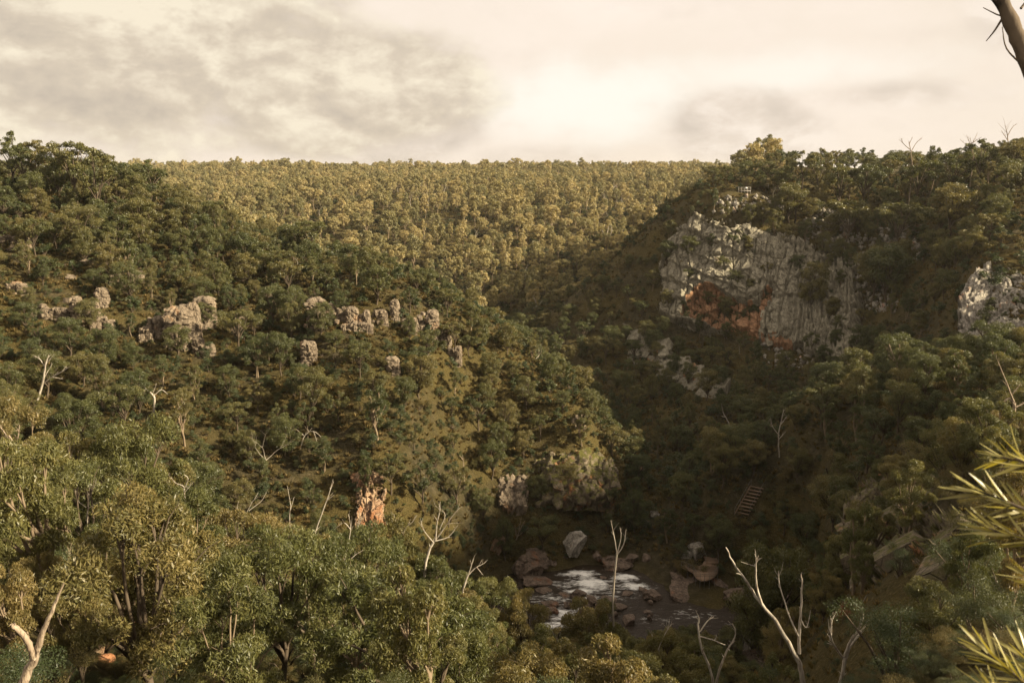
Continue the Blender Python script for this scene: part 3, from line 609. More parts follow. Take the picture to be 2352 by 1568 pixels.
CR = [
 (143, 668, 190, 738, 148, 'squat rounded crag beside a narrow slot on the spur'), (188, 680, 228, 742, 147, 'broken crag with a sloping shoulder between two taller crags'),
 (222, 652, 246, 700, 151, 'thin standing slab crag with a rounded top behind the broken crag'), (80, 690, 108, 725, 149, 'small dark crag half hidden by gum foliage'),
 (342, 714, 380, 768, 143, 'detached drum-shaped crag with a dark horizontal joint'), (388, 684, 440, 785, 142, 'tall two-tiered sandstone crag with rusty foot'),
 (436, 672, 462, 778, 144, 'slim sandstone pillar joined to the tall tiered crag'), (450, 668, 491, 745, 141, 'blocky overhanging crag with a dark vertical crack'),
 (455, 782, 492, 820, 138, 'low cracked crag under the overhanging crag'), (706, 668, 746, 750, 152, 'layered pale crag at the edge of the gum stand'),
 (770, 695, 820, 740, 150, 'wide low crag with stepped ledges'), (786, 738, 850, 760, 147, 'flat pavement of pale ledges below the stepped crag'),
 (898, 680, 918, 732, 155, 'narrow sunlit fin of rock under the spur crest'), (955, 700, 1003, 765, 153, 'rounded pale crag split by a diagonal joint'),
 (692, 770, 724, 832, 140, 'stack of three pale slabs leaning on the slope'), (888, 810, 915, 856, 139, 'small white-faced crag amid shrubs'),
 (620, 668, 640, 700, 158, 'grey stub of rock behind gum trunks'), (0, 535, 66, 572, 157, 'row of grey ledges in dry grass'), (255, 625, 275, 655, 156, 'little grey pinnacle on the grassy slope'),
 (300, 615, 322, 650, 157, 'grey fissured slab standing in grass'), (1030, 790, 1060, 830, 150, 'pale knob of rock near the spur crest'), (945, 790, 985, 822, 143, 'scattered pale ledge below the split crag'),
 (108, 702, 140, 732, 148, 'low brown crag beside the squat rounded crag'), (400, 762, 470, 800, 139, 'broad stepped ledge at the foot of the tall tiered crag'), (322, 742, 348, 778, 142, 'short leaning crag beside the drum-shaped crag'),
 (744, 690, 770, 736, 151, 'narrow jointed crag next to the layered pale crag'), (822, 705, 852, 748, 150, 'shadowed crag beyond the stepped ledges'), (858, 704, 884, 738, 152, 'small square-topped crag between gum stems'), (926, 722, 954, 760, 151, 'low knuckle of rock beside the split crag'),
 (1003, 742, 1032, 780, 150, 'squat crag downhill of the split crag'), (20, 640, 60, 672, 152, 'rough ledge of rock under the grey grass ledges'), (215, 722, 262, 748, 146, 'tumbled ledge below the thin slab crag'), (540, 720, 562, 752, 148, 'lone brown crag in the gum stand'), (655, 700, 680, 735, 150, 'mossy brown crag near the gum stand'),
 (1320, 940, 1345, 975, 146, 'grey knob on the spur nose'), (1395, 1060, 1420, 1110, 140, 'pale rib at the end of the spur'), (1450, 1060, 1475, 1090, 139, 'small pale rib low on the spur nose')]
for i, (a, b, c, d_, e, lab) in enumerate(CR):
    w = c - a; h = d_ - b
    crag(a, b, c, d_, e, lab, 'crag', 200 + i, cols=1 if w < .62 * h else 2 if w < 1.25 * h else 3 if w < 2 * h else 5)

# boulders by the rapids and on the slopes
def on_plane(u, v, z):
    d = (CAMZ - z) / slope_of(v); return P(u, v, d)
def boulder(u, v, wpx, hpx, mat, lab, z=None, seed=0, rot=None, depth=1.0, name='boulder', group=None):
    p = on_plane(u, v, z) if z is not None else hit(u, v)
    k = p.y / FPX * 1.05; r = random.Random(seed)
    o = add(name, r.choice(ROUGH[mat])); w, h = wpx * k * 1.15, hpx * k * 1.2
    o.location = p + Vector((0, w * depth * .3, h * .34)); o.scale = (w, w * depth, h)
    o.rotation_euler = rot or (r.uniform(-.2, .2), r.uniform(-.15, .15), r.uniform(-.6, .6))
    return tag(o, lab, 'rock', group)
boulder(1137, 1285, 34, 64, 'red_rock', 'tall leaning pink-brown boulder standing above the rapids', seed=1, z=1.4, rot=(0.1, 0.42, 0.3), depth=.9)
boulder(1046, 1266, 28, 42, 'red_rock', 'rounded rust-brown boulder in the shrubs upslope of the leaning boulder', seed=2, z=4)
boulder(1322, 1268, 34, 50, 'grey_rock', 'grey white-flecked upright boulder on the far bank of the rapids', seed=3, z=2.0, rot=(0.25, 0.35, 0.7))
boulder(1222, 1318, 52, 32, 'river_rock', 'big cracked tan slab at the water edge by the rapids', seed=4, z=0.1, rot=(0.15, 0.25, 0.4))
boulder(1236, 1294, 48, 20, 'river_rock', 'tilted tan slab resting behind the big cracked slab', seed=5, z=1.3, rot=(0.1, 0.3, 0.1))
boulder(1192, 1322, 26, 34, 'river_rock', 'square orange block beside the big cracked slab', seed=6, z=0.2, rot=(0, 0.05, 0.2))
boulder(1216, 1296, 30, 20, 'river_rock', 'small grey block wedged among the tan slabs', seed=7, z=1.5)
boulder(335, 1560, 66, 50, 'red_rock', 'pinkish split boulder on the near slope beneath gum foliage', seed=8)
boulder(1600, 1358, 74, 15, 'river_rock', 'reddish slab under the curved timber platform', seed=9, z=-0.1, rot=(0.1, -0.1, 0.2), depth=1.3)
boulder(1574, 1376, 58, 12, 'river_rock', 'dark red-brown slab beside the smooth dark pool', seed=10, z=-0.2, rot=(0.1, 0.15, -0.3), depth=1.2)
boulder(1654, 1350, 36, 13, 'river_rock', 'brown block at the corner of the curved platform', seed=11, z=0.0)
boulder(1420, 1305, 60, 12, 'river_rock', 'low orange rock bar above the white water', seed=12, z=0.0, rot=(0, 0, 0.15), depth=.8)
boulder(1500, 1380, 36, 20, 'river_rock', 'rounded dark boulder below the foaming chute', seed=13, z=-0.3)
boulder(1235, 1345, 60, 10, 'river_rock', 'thin rust ledge along the near edge of the rapids', seed=14, z=-0.1, rot=(0, 0.05, 0.1), depth=.7)
boulder(1330, 1372, 30, 14, 'river_rock', 'small rusty rock awash in the rapids', seed=15, z=-0.15)
boulder(1700, 1390, 60, 26, 'river_rock', 'brown boulder across the dark pool', seed=16, z=0.0)
boulder(1790, 1420, 80, 40, 'river_rock', 'broad shaded boulder in the dark creek bed', seed=17, z=0.2)
boulder(1480, 1215, 22, 26, 'grey_rock', 'grey boulder among shrubs at the foot of the spur nose', seed=18, z=2.2)
boulder(1505, 1195, 18, 22, 'grey_rock', 'small grey boulder under shrubs near the stairs', seed=19, z=2.5)
boulder(1603, 1284, 36, 40, 'grey_rock', 'white-speckled rock mound behind the curved platform', seed=20, z=2.0, rot=(0.1, -0.5, 0.3))
boulder(1582, 1284, 26, 18, 'grey_rock', 'low speckled rock beside the platform mound', seed=21, z=2.0)
boulder(1630, 1190, 20, 60, 'grey_rock', 'pale streaked rock in the gully below the stairs', seed=22, z=5.0)
boulder(1690, 1540, 80, 32, 'river_rock', 'dark reddish boulder under the dead trees', seed=23)
boulder(1760, 1545, 80, 36, 'river_rock', 'grey-brown boulder beside the dark reddish boulder', seed=24)
boulder(1950, 1310, 60, 60, 'mossy', 'rusty fallen block at the foot of the mossy bluff', seed=25)
rr = random.Random(5)
for i, (u, v, w, h) in enumerate([(1250, 1362, 60, 7), (1300, 1372, 46, 8), (1262, 1392, 50, 9), (1345, 1392, 56, 9), (1400, 1382, 50, 8), (1440, 1368, 44, 7), (1388, 1330, 26, 5), (1285, 1350, 34, 5), (1425, 1400, 46, 10), (1370, 1412, 44, 9), (1478, 1358, 30, 7), (1405, 1308, 40, 6)]):
    boulder(u, v, w * .6, h * .7, 'river_rock', 'flat wet brown rock awash in the rapids', z=-.25, seed=600 + i, rot=(rr.uniform(-.06, .06), rr.uniform(-.1, .1), rr.uniform(-.5, .5)), depth=.9, name='wet_rock', group='rocks awash in the rapids')
for i in range(26):
    u = rr.uniform(1190, 1500); v = rr.choice((rr.uniform(1280, 1305), rr.uniform(1380, 1440)))
    boulder(u, v, rr.uniform(10, 26), rr.uniform(6, 15), 'river_rock', 'brown stone among many along the banks of the rapids', z=rr.uniform(-.2, .3) if v > 1310 else rr.uniform(.3, 1.0), seed=300 + i, group='stones along the rapids')
for i in range(22):
    u = rr.uniform(150, 420); v = rr.uniform(1400, 1540)
    boulder(u, v, rr.uniform(14, 36), rr.uniform(8, 20), 'red_rock', 'reddish stone in the rubble patch on the near slope', seed=340 + i, group='rubble stones on the near slope')
for i in range(30):
    u = rr.uniform(80, 760); v = rr.uniform(500, 660)
    p = hit(u, v, 100)
    if 140 < p.y < 210: boulder(u, v, rr.uniform(8, 26), rr.uniform(4, 12), 'crag', 'pale stone lying in dry grass on the spur above the crags', seed=380 + i, group='loose stones on the spur')

# scree on the hill beside the cliff: too many stones to count
def scree(name, lab, spots, per, smin, smax, mat, seed):
    r = np.random.default_rng(seed); V, F, o = [], [], 0
    base = np.array([[-1, -1, -1], [1, -1, -1], [1, 1, -1], [-1, 1, -1], [-1, -1, 1], [1, -1, 1], [1, 1, 1], [-1, 1, 1]], float) * .5
    quad = np.array([[0, 3, 2, 1], [4, 5, 6, 7], [0, 1, 5, 4], [1, 2, 6, 5], [2, 3, 7, 6], [3, 0, 4, 7]])
    for (u0, v0, u1, v1, num) in spots:
        for i in range(num):
            p = hit(r.uniform(u0, u1), r.uniform(v0, v1), 100)
            s = smin + (smax - smin) * r.random() ** 2.5
            m = np.array(Euler(r.uniform(0, 6, 3)).to_matrix())
            b = (base * (1 + 0.5 * (r.random((8, 3)) - .5))) * s * np.array([1, r.uniform(.5, 1), r.uniform(.4, .9)])
            V.append(b @ m.T + np.array(p) + [0, 0, s * .15]); F.append(quad + o); o += 8
    tag(add(name, mesh_np(name, np.concatenate(V), np.concatenate(F), [M[mat]])), lab, kind='stuff')
scree('scree', 'field of grey broken stones spilling down the hill beside the cliff', [(1850, 470, 1960, 560, 260), (1880, 540, 2060, 660, 420), (2020, 520, 2120, 600, 160), (1640, 455, 1800, 490, 160), (1740, 790, 1950, 850, 150), (1950, 650, 2060, 720, 120)], 1, .35, 1.7, 'grey_rock', 3)

# ------------------------------------------------------------------ river
xs = np.linspace(-22, 62, 260); ys = np.linspace(90, 138, 170); XW, YW = np.meshgrid(xs, ys)
foam = np.zeros(XW.shape)
for (u, v, ru, rv, a) in [(1335, 1318, 26, 9, 1.0), (1310, 1318, 35, 6, .55), (1355, 1338, 34, 12, 1.0), (1335, 1358, 34, 9, .9), (1380, 1345, 26, 10, .75), (1300, 1340, 40, 9, .5), (1435, 1325, 22, 9, 1.0),
                          (1455, 1345, 34, 9, .8), (1290, 1410, 26, 18, .8), (1285, 1434, 40, 8, .8), (1340, 1425, 30, 9, .6), (1240, 1345, 26, 6, .55), (1310, 1385, 50, 14, .35), (1400, 1365, 60, 12, .4), (1815, 1378, 26, 9, .5), (1590, 1410, 40, 14, .3), (1260, 1375, 50, 16, .45), (1350, 1375, 50, 10, .5), (1320, 1400, 50, 12, .45), (1400, 1335, 40, 12, .5), (1500, 1420, 40, 14, .3)]:
    c = on_plane(u, v, 0); kx = ru * c.y / FPX * 1.35; ky = abs(on_plane(u, v - rv, 0).y - on_plane(u, v + rv, 0).y) / 2
    foam = np.maximum(foam, a * np.exp(-(((XW - c.x) / kx) ** 2 + ((YW - c.y) / ky) ** 2) * 0.8))
ZW = -0.12 + 0.5 * (lattice(XW / 2.3, YW / 1.6, 51) - .5) * (0.2 + foam) + 0.22 * (lattice(XW / .8, YW / .6, 52) - .5) * (0.25 + foam) + 0.25 * foam
idx = np.arange(XW.size).reshape(XW.shape)
wf = np.stack([idx[:-1, :-1], idx[:-1, 1:], idx[1:, 1:], idx[1:, :-1]], -1).reshape(-1, 4)
tag(add('river', mesh_np('river', np.stack([XW, YW, ZW], -1).reshape(-1, 3), wf, [M['water']], True, attrs={'foam': ('POINT', foam.ravel())})), 'dark tannin river breaking into white rapids', kind='structure')

# ------------------------------------------------------------------ trees
def grow(seed, stems=1, fork=0.35, n=13, zc=.68, rx=.30, rz=.26, lean=.05, cr=.15, inner=.35):
    """skeleton of a gum of height 1: trunk and limbs reaching out to rounded leaf clumps; returns limbs and clumps (centre, radius)"""
    r = random.Random(seed); lines, cl = [], []
    for i in range(n):                                   # clumps spread over the crown's volume, the outer ones first
        best, bd = None, -1
        for _ in range(24):
            v = Vector((r.gauss(0, 1), r.gauss(0, 1), r.gauss(0, 1))).normalized(); k = r.uniform(inner, 1) ** .6
            p = Vector((v.x * rx * k, v.y * rx * k, zc + v.z * rz * k))
            dd = min([((p - q).length) for q, _r in cl] or [1])
            if dd > bd: best, bd = p, dd
        cl.append((best, cr * r.uniform(.7, 1.25) * (1.0 if best.z > zc - .1 else .8)))
    top = max(p.z + q * .8 for p, q in cl); cl = [(Vector((p.x, p.y, p.z / top)), q) for p, q in cl]
    heads = []
    for s in range(stems):
        a = 6.28 * s / stems + r.uniform(-.4, .4); k = lean if stems == 1 else .16
        p = Vector((.015 * math.cos(a), .015 * math.sin(a), -.03)); d = Vector((k * math.cos(a), k * math.sin(a), 1)).normalized(); pts = [p.copy()]
        for i in range(6):
            d = (d + Vector((r.gauss(0, .09), r.gauss(0, .09), .03))).normalized(); p = p + d * fork * r.uniform(.9, 1.1) / 6; pts.append(p.copy())
        r0 = .021 if stems == 1 else .013
        lines.append((np.array(pts), np.linspace(r0, r0 * .7, 7))); heads.append((pts, r0 * .7))
    for c, q in cl:
        pts, rr_ = min(heads, key=lambda h: (h[0][-1] - c).length); st_ = pts[r.choice((-1, -1, -2, -3))] if c.z > .5 else pts[r.choice((-2, -3))]
        m1 = st_.lerp(c, .4) + Vector((r.gauss(0, .03), r.gauss(0, .03), .05)); m2 = st_.lerp(c, .75) + Vector((r.gauss(0, .02), r.gauss(0, .02), .03))
        ctl = [st_, m1, m2, c]; ln = []
        for i in range(8):
            f = i / 7; ln.append((1 - f) ** 3 * st_ + 3 * (1 - f) ** 2 * f * m1 + 3 * (1 - f) * f * f * m2 + f ** 3 * c + Vector((r.gauss(0, .004), r.gauss(0, .004), 0)))
        lines.append((np.array(ln), np.linspace(rr_ * .72, rr_ * .22, 8)))
        for _ in range(3):
            v = Vector((r.gauss(0, 1), r.gauss(0, 1), abs(r.gauss(0, 1)))).normalized()
            e = c + v * q * r.uniform(.6, .95); lines.append((np.array([ln[5], (ln[6] + e) / 2 + Vector((0, 0, .01)), e]), np.array([rr_ * .3, rr_ * .2, rr_ * .07])))
    return lines, cl
def leaves(cl, n, ll, lw, seed, droop=0.5, flat=0.8, up=0.5, shell=.3, face=1.0):
    """n leaf-sized faces gathered in the outer shells of the clumps"""
    g = np.random.default_rng(seed); T = np.array([tuple(p) for p, q in cl]); cr = np.array([q for p, q in cl]); m = len(T)
    sub = 7                                              # every clump is itself a handful of smaller tufts
    tv = g.normal(size=(m, sub, 3)); tv /= np.linalg.norm(tv, axis=2)[..., None]; tv[..., 2] = np.where(g.random((m, sub)) < .6, np.abs(tv[..., 2]), tv[..., 2])
    TT = (T[:, None] + tv * cr[:, None, None] * .62 * np.array([1, 1, flat])).reshape(-1, 3); R2 = (cr[:, None] * g.uniform(.38, .62, (m, sub))).ravel()
    w = R2 ** 2; ci = g.choice(m * sub, n, p=w / w.sum())
    v = g.normal(size=(n, 3)); v /= np.linalg.norm(v, axis=1)[:, None]
    v[:, 2] = np.where(g.random(n) < up, np.abs(v[:, 2]), v[:, 2])
    pos = TT[ci] + v * (g.random(n) ** shell * R2[ci])[:, None] * np.array([1, 1, flat])
    ax = g.normal(size=(n, 3)); ax[:, 2] -= droop * 2.2; ax /= np.linalg.norm(ax, axis=1)[:, None]
    nr = v * face + tv.reshape(-1, 3)[ci] * .5 * face + g.normal(size=(n, 3)) * .6
    sd = np.cross(ax, nr); sd /= np.linalg.norm(sd, axis=1)[:, None] + 1e-9
    L = (ll * g.uniform(.7, 1.3, n))[:, None]; Wd = (lw * g.uniform(.7, 1.3, n))[:, None]
    V = np.stack([pos - ax * L * .5, pos + sd * Wd * .5, pos + ax * L * .5, pos - sd * Wd * .5], 1).reshape(-1, 3)
    rnd = g.random(m * sub)[ci] * .5 + g.random(n) * .5
    return V, np.arange(4 * n).reshape(n, 4), rnd
VAR = [  # name, skeleton, (droop, flatness)
 ('broad domed', dict(seed=3, fork=.30, n=17, zc=.62, rx=.31, rz=.30, cr=.145), (.5, .9)),
 ('tall slender', dict(seed=8, fork=.40, n=12, zc=.62, rx=.16, rz=.34, cr=.115), (.7, 1.0)),
 ('flat-topped', dict(seed=14, fork=.44, n=14, zc=.78, rx=.34, rz=.17, cr=.125), (.4, .75)),
 ('many-stemmed', dict(seed=21, stems=3, fork=.42, n=16, zc=.60, rx=.25, rz=.33, cr=.125), (.6, .95)),
 ('open-crowned', dict(seed=29, fork=.38, n=10, zc=.66, rx=.29, rz=.30, cr=.115), (.5, .85)),
 ('dense rounded', dict(seed=35, fork=.24, n=21, zc=.54, rx=.27, rz=.36, cr=.14), (.5, .95)),
]
LOD = {  # leaves, leaf length, leaf width (at tree height 1 = about 8 m), tube sides, material, leaf facing
 'near': (19000, .0250, .0060, 6, 'gum_leaf_near', .5), 'mid': (14000, .0205, .0090, 5, 'gum_leaf', .9),
 'back': (6500, .030, .0150, 4, 'gum_leaf', 1.0), 'far': (2200, .050, .028, 3, 'gum_leaf_far_sunlit', 1.1)}
def grow_bare(seed, levels=3):
    r = random.Random(seed); lines = []
    def limb(p, d, ln, rad, lev):
        pts_, rads = [tuple(p)], [rad]
        for i in range(5):
            d = (d + Vector((r.gauss(0, .2), r.gauss(0, .2), .05))).normalized(); p = p + d * ln / 5; pts_.append(tuple(p)); rads.append(rad * (1 - .11 * (i + 1)))
        lines.append((np.array(pts_), np.array(rads)))
        if lev >= levels: return
        for i in range(r.randint(2, 3)):
            a = r.uniform(0, 6.28); s = r.uniform(.4, .9)
            limb(p, (d * math.cos(s) + Vector((math.cos(a), math.sin(a), .1)) * math.sin(s)).normalized(), ln * r.uniform(.5, .8), rads[-1] * .65, lev + 1)
    limb(Vector((0, 0, -.03)), Vector((r.gauss(0, .1), r.gauss(0, .1), 1)), .45, .02, 0)
    h = max(q[0][:, 2].max() for q in lines); return [(a / h, b / h) for a, b in lines]
PROTO_COL = bpy.data.collections.new('prototypes')       # never linked to the scene
TREE = {}
for lod, (nl, ll, lw, sides, lm, fc) in LOD.items():
    for k, (vn, sk, (dr, fl)) in enumerate(VAR):
        lines, tips = grow(**sk)
        if lod == 'near': tips = [(p_, q_ * .86) for p_, q_ in tips]
        if lod in ('back', 'far'): lines = sorted(lines, key=lambda q: -q[1][0])[:16 if lod == 'back' else 8]
        tv, tf = tubes(lines, sides)
        bark = M['bark_pale'] if (k in (1, 3) or lod == 'far') else M['bark']
        lv, lf, rnd = leaves(tips, nl * len(tips) // 14, ll, lw, 50 + k, dr, fl, up=.45 if lod == 'near' else .65, face=fc)
        tm = mesh_np('trunk', tv, tf, [bark], True)
        cm = mesh_np('crown', lv, lf, [M[lm]], attrs={'rnd': ('FACE', rnd)})
        TREE[lod, k] = (tm, cm)
def joined(name, tm_v, parts):
    pass
def proto_obj(name, verts, faces, mats, mi, rnd):
    me = mesh_np(name, verts, faces, mats, mat_idx=mi, attrs={'rnd': ('FACE', rnd)})
    o = bpy.data.objects.new(name, me); PROTO_COL.objects.link(o); return o
# shrubs: dense leafy mounds and feathery wattles
SHR = [('wattle', 'wattle_leaf', 5, .30, .0), ('heath', 'heath_leaf', 7, .26, .1), ('bush', 'wattle_leaf', 9, .24, .3)]
SHRUB = {}
for lod, (nl, ll, lw) in {'near': (14000, .024, .0055), 'mid': (3200, .050, .020), 'far': (700, .105, .055)}.items():
    for k, (nm, mt, nt, cr, dr) in enumerate(SHR):
        r = random.Random(60 + k)
        tips = [(Vector((r.gauss(0, .22), r.gauss(0, .22), r.uniform(.25, .78) if k != 1 else r.uniform(.2, .55))), cr * r.uniform(.7, 1.2)) for _ in range(nt)]
        lines = [(np.array([(0, 0, -.06), tuple(p * .5 + Vector((0, 0, .05))), tuple(p)]), np.array([.022, .015, .006])) for p, l in tips]
        tv, tf = tubes(lines, 4)
        lv, lf, rnd = leaves(tips, nl, ll, lw, 70 + k, dr, .9, up=.6)
        SHRUB[lod, k] = (mesh_np('stem', tv, tf, [M['bark']]), mesh_np('foliage', lv, lf, [M[mt]], attrs={'rnd': ('FACE', rnd)}), (tv, tf, lv, lf, rnd, M[mt]))
# grass tussock
g = np.random.default_rng(4); nb = 34; a = g.uniform(0, 6.28, nb); l = g.uniform(.5, 1.0, nb); tl = g.uniform(.25, .9, nb)
b0 = np.stack([np.cos(a) * .08, np.sin(a) * .08, 0 * a - .05], 1); dr = np.stack([np.cos(a) * tl, np.sin(a) * tl, np.ones(nb)], 1); dr /= np.linalg.norm(dr, axis=1)[:, None]
sd = np.stack([-np.sin(a), np.cos(a), 0 * a], 1) * .05
tip = b0 + dr * l[:, None]; mid_ = b0 + dr * l[:, None] * .55 + np.array([0, 0, .05])
TUS = (np.stack([b0, mid_ + sd, tip, mid_ - sd], 1).reshape(-1, 3), np.arange(4 * nb).reshape(nb, 4), g.random(nb))

# --- where trees may stand
EXC = [  # view windows kept open in front of rocks, water and timber work (u0, v0, u1, v1, distance of what shows there, share kept open)
 (1505, 565, 1900, 705, 240, 1), (1590, 505, 1860, 570, 250, 1), (1560, 700, 1880, 760, 236, 1), (1740, 750, 1870, 800, 228, .9), (1500, 820, 1640, 905, 205, .8), (1425, 740, 1490, 830, 225, .8),
 (80, 648, 262, 748, 146, .8), (322, 664, 495, 800, 142, .9), (700, 662, 855, 762, 150, .75), (855, 678, 1035, 780, 151, .6), (690, 765, 726, 835, 136, 1), (455, 780, 492, 822, 134, 1), (0, 530, 66, 572, 150, .9), (885, 808, 917, 858, 136, .8), (1025, 785, 1062, 832, 146, .8),
 (1170, 1290, 1490, 1445, 108, 1), (1555, 1262, 1655, 1440, 117, 1), (1697, 1106, 1748, 1182, 134, 1), (2192, 596, 2345, 768, 143, 1), (1920, 1080, 2150, 1335, 70, .8),
 (1138, 1085, 1222, 1168, 131, .95), (1225, 1020, 1410, 1165, 132, .3), (806, 1080, 892, 1200, 107, 1), (1112, 1210, 1162, 1292, 118, 1), (1298, 1216, 1342, 1272, 122, 1), (1030, 1222, 1058, 1268, 112, 1),
 (1685, 420, 1732, 452, 268, 1), (1745, 418, 1775, 440, 268, 1), (230, 540, 420, 640, 140, .75), (880, 915, 1060, 1020, 115, .8), (700, 1010, 800, 1100, 105, .6), (1860, 465, 2110, 640, 225, .8), (1640, 452, 1860, 505, 250, .75), (60, 560, 220, 640, 140, .5), (1250, 1180, 1480, 1290, 118, .5),
 (320, 1500, 375, 1568, 20, 1), (1795, 1355, 1845, 1395, 112, 1), (1040, 1040, 1160, 1100, 120, .4), (1590, 1255, 2000, 1568, 37, 1), (180, 1390, 330, 1500, 36, .6)]
def blocked(u, vb, vt, hw, d, r):
    for (a, b, c, e, dd, pr) in EXC:
        if d < dd and u + hw * .8 > a and u - hw * .8 < c and vt < e - 4 and vb > b and r.random() < pr: return True
    return False
SIL_NEAR = [(-200, 880), (0, 915), (70, 925), (130, 980), (200, 985), (300, 957), (360, 1000), (385, 1055), (430, 1090), (500, 1140), (560, 1180), (640, 1190), (750, 1215), (870, 1195), (905, 1182), (950, 1262), (1050, 1292), (1130, 1328), (1200, 1345), (1255, 1405), (1295, 1442), (1320, 1372), (1400, 1378), (1440, 1455), (1560, 1450), (1650, 1500), (1760, 1535), (1850, 1550), (2000, 1530), (2120, 1420), (2200, 1250), (2352, 1080), (2500, 1000)]
SIL_LEFT = [(-200, 285), (0, 300), (100, 325), (240, 345), (330, 372), (420, 430), (480, 458), (560, 512), (640, 505), (720, 505), (800, 558), (950, 598), (1050, 645), (1130, 702), (1250, 778), (1350, 865), (1420, 935), (1480, 1015), (1530, 1110)]
SIL_HILL = [(1000, 800), (1150, 735), (1250, 690), (1350, 640), (1450, 590), (1500, 545), (1540, 500), (1600, 455), (1640, 388), (1750, 368), (1850, 335), (1950, 318), (2050, 340), (2150, 320), (2260, 312), (2400, 300)]
SIL_SPUR = [(1480, 1200), (1560, 1120), (1600, 1010), (1640, 968), (1750, 972), (1800, 930), (1860, 870), (1900, 832), (2000, 800), (2060, 766), (2130, 782), (2180, 772), (2260, 737), (2352, 745), (2500, 720)]
ipol = lambda tab, u: float(np.interp(u, [q[0] for q in tab], [q[1] for q in tab]))
def visible(x, y, z):
    k = np.linspace(.06, .97, 46); gz = ground_z(x * k, y * k); lz = CAMZ + (z - CAMZ) * k
    return bool(np.all(lz > gz + np.where(y * k > 30, 0.8, 0)))
class Grid:
    def __init__(s, c): s.c = c; s.d = {}
    def ok(s, x, y, r):
        i, j = int(x // s.c), int(y // s.c); m = int(r // s.c) + 1
        for a in range(i - m, i + m + 1):
            for b in range(j - m, j + m + 1):
                for (p, q, rr_) in s.d.get((a, b), ()):
                    if (p - x) ** 2 + (q - y) ** 2 < max(r, rr_) ** 2: return False
        return True
    def put(s, x, y, r): s.d.setdefault((int(x // s.c), int(y // s.c)), []).append((x, y, r))
def zone(u, d):
    if d < 92 and u < 1600 or d < 48: return 'near'
    if u > 1560 and d < 172: return 'spur'
    if d < 235 and u < 1420: return 'left'
    if d < 420 and u > 1100: return 'hill'
    return 'far'
sites = []     # (px size, x, y, z, H, variety, zone, width factor)
rs = random.Random(77); grid = Grid(4.0)
def put_tree(x, y, H, k, zn, wf=1.0):
    z = float(ground_z(x, y)); sites.append((H * wf / y, x, y, z, H, k, zn, wf))
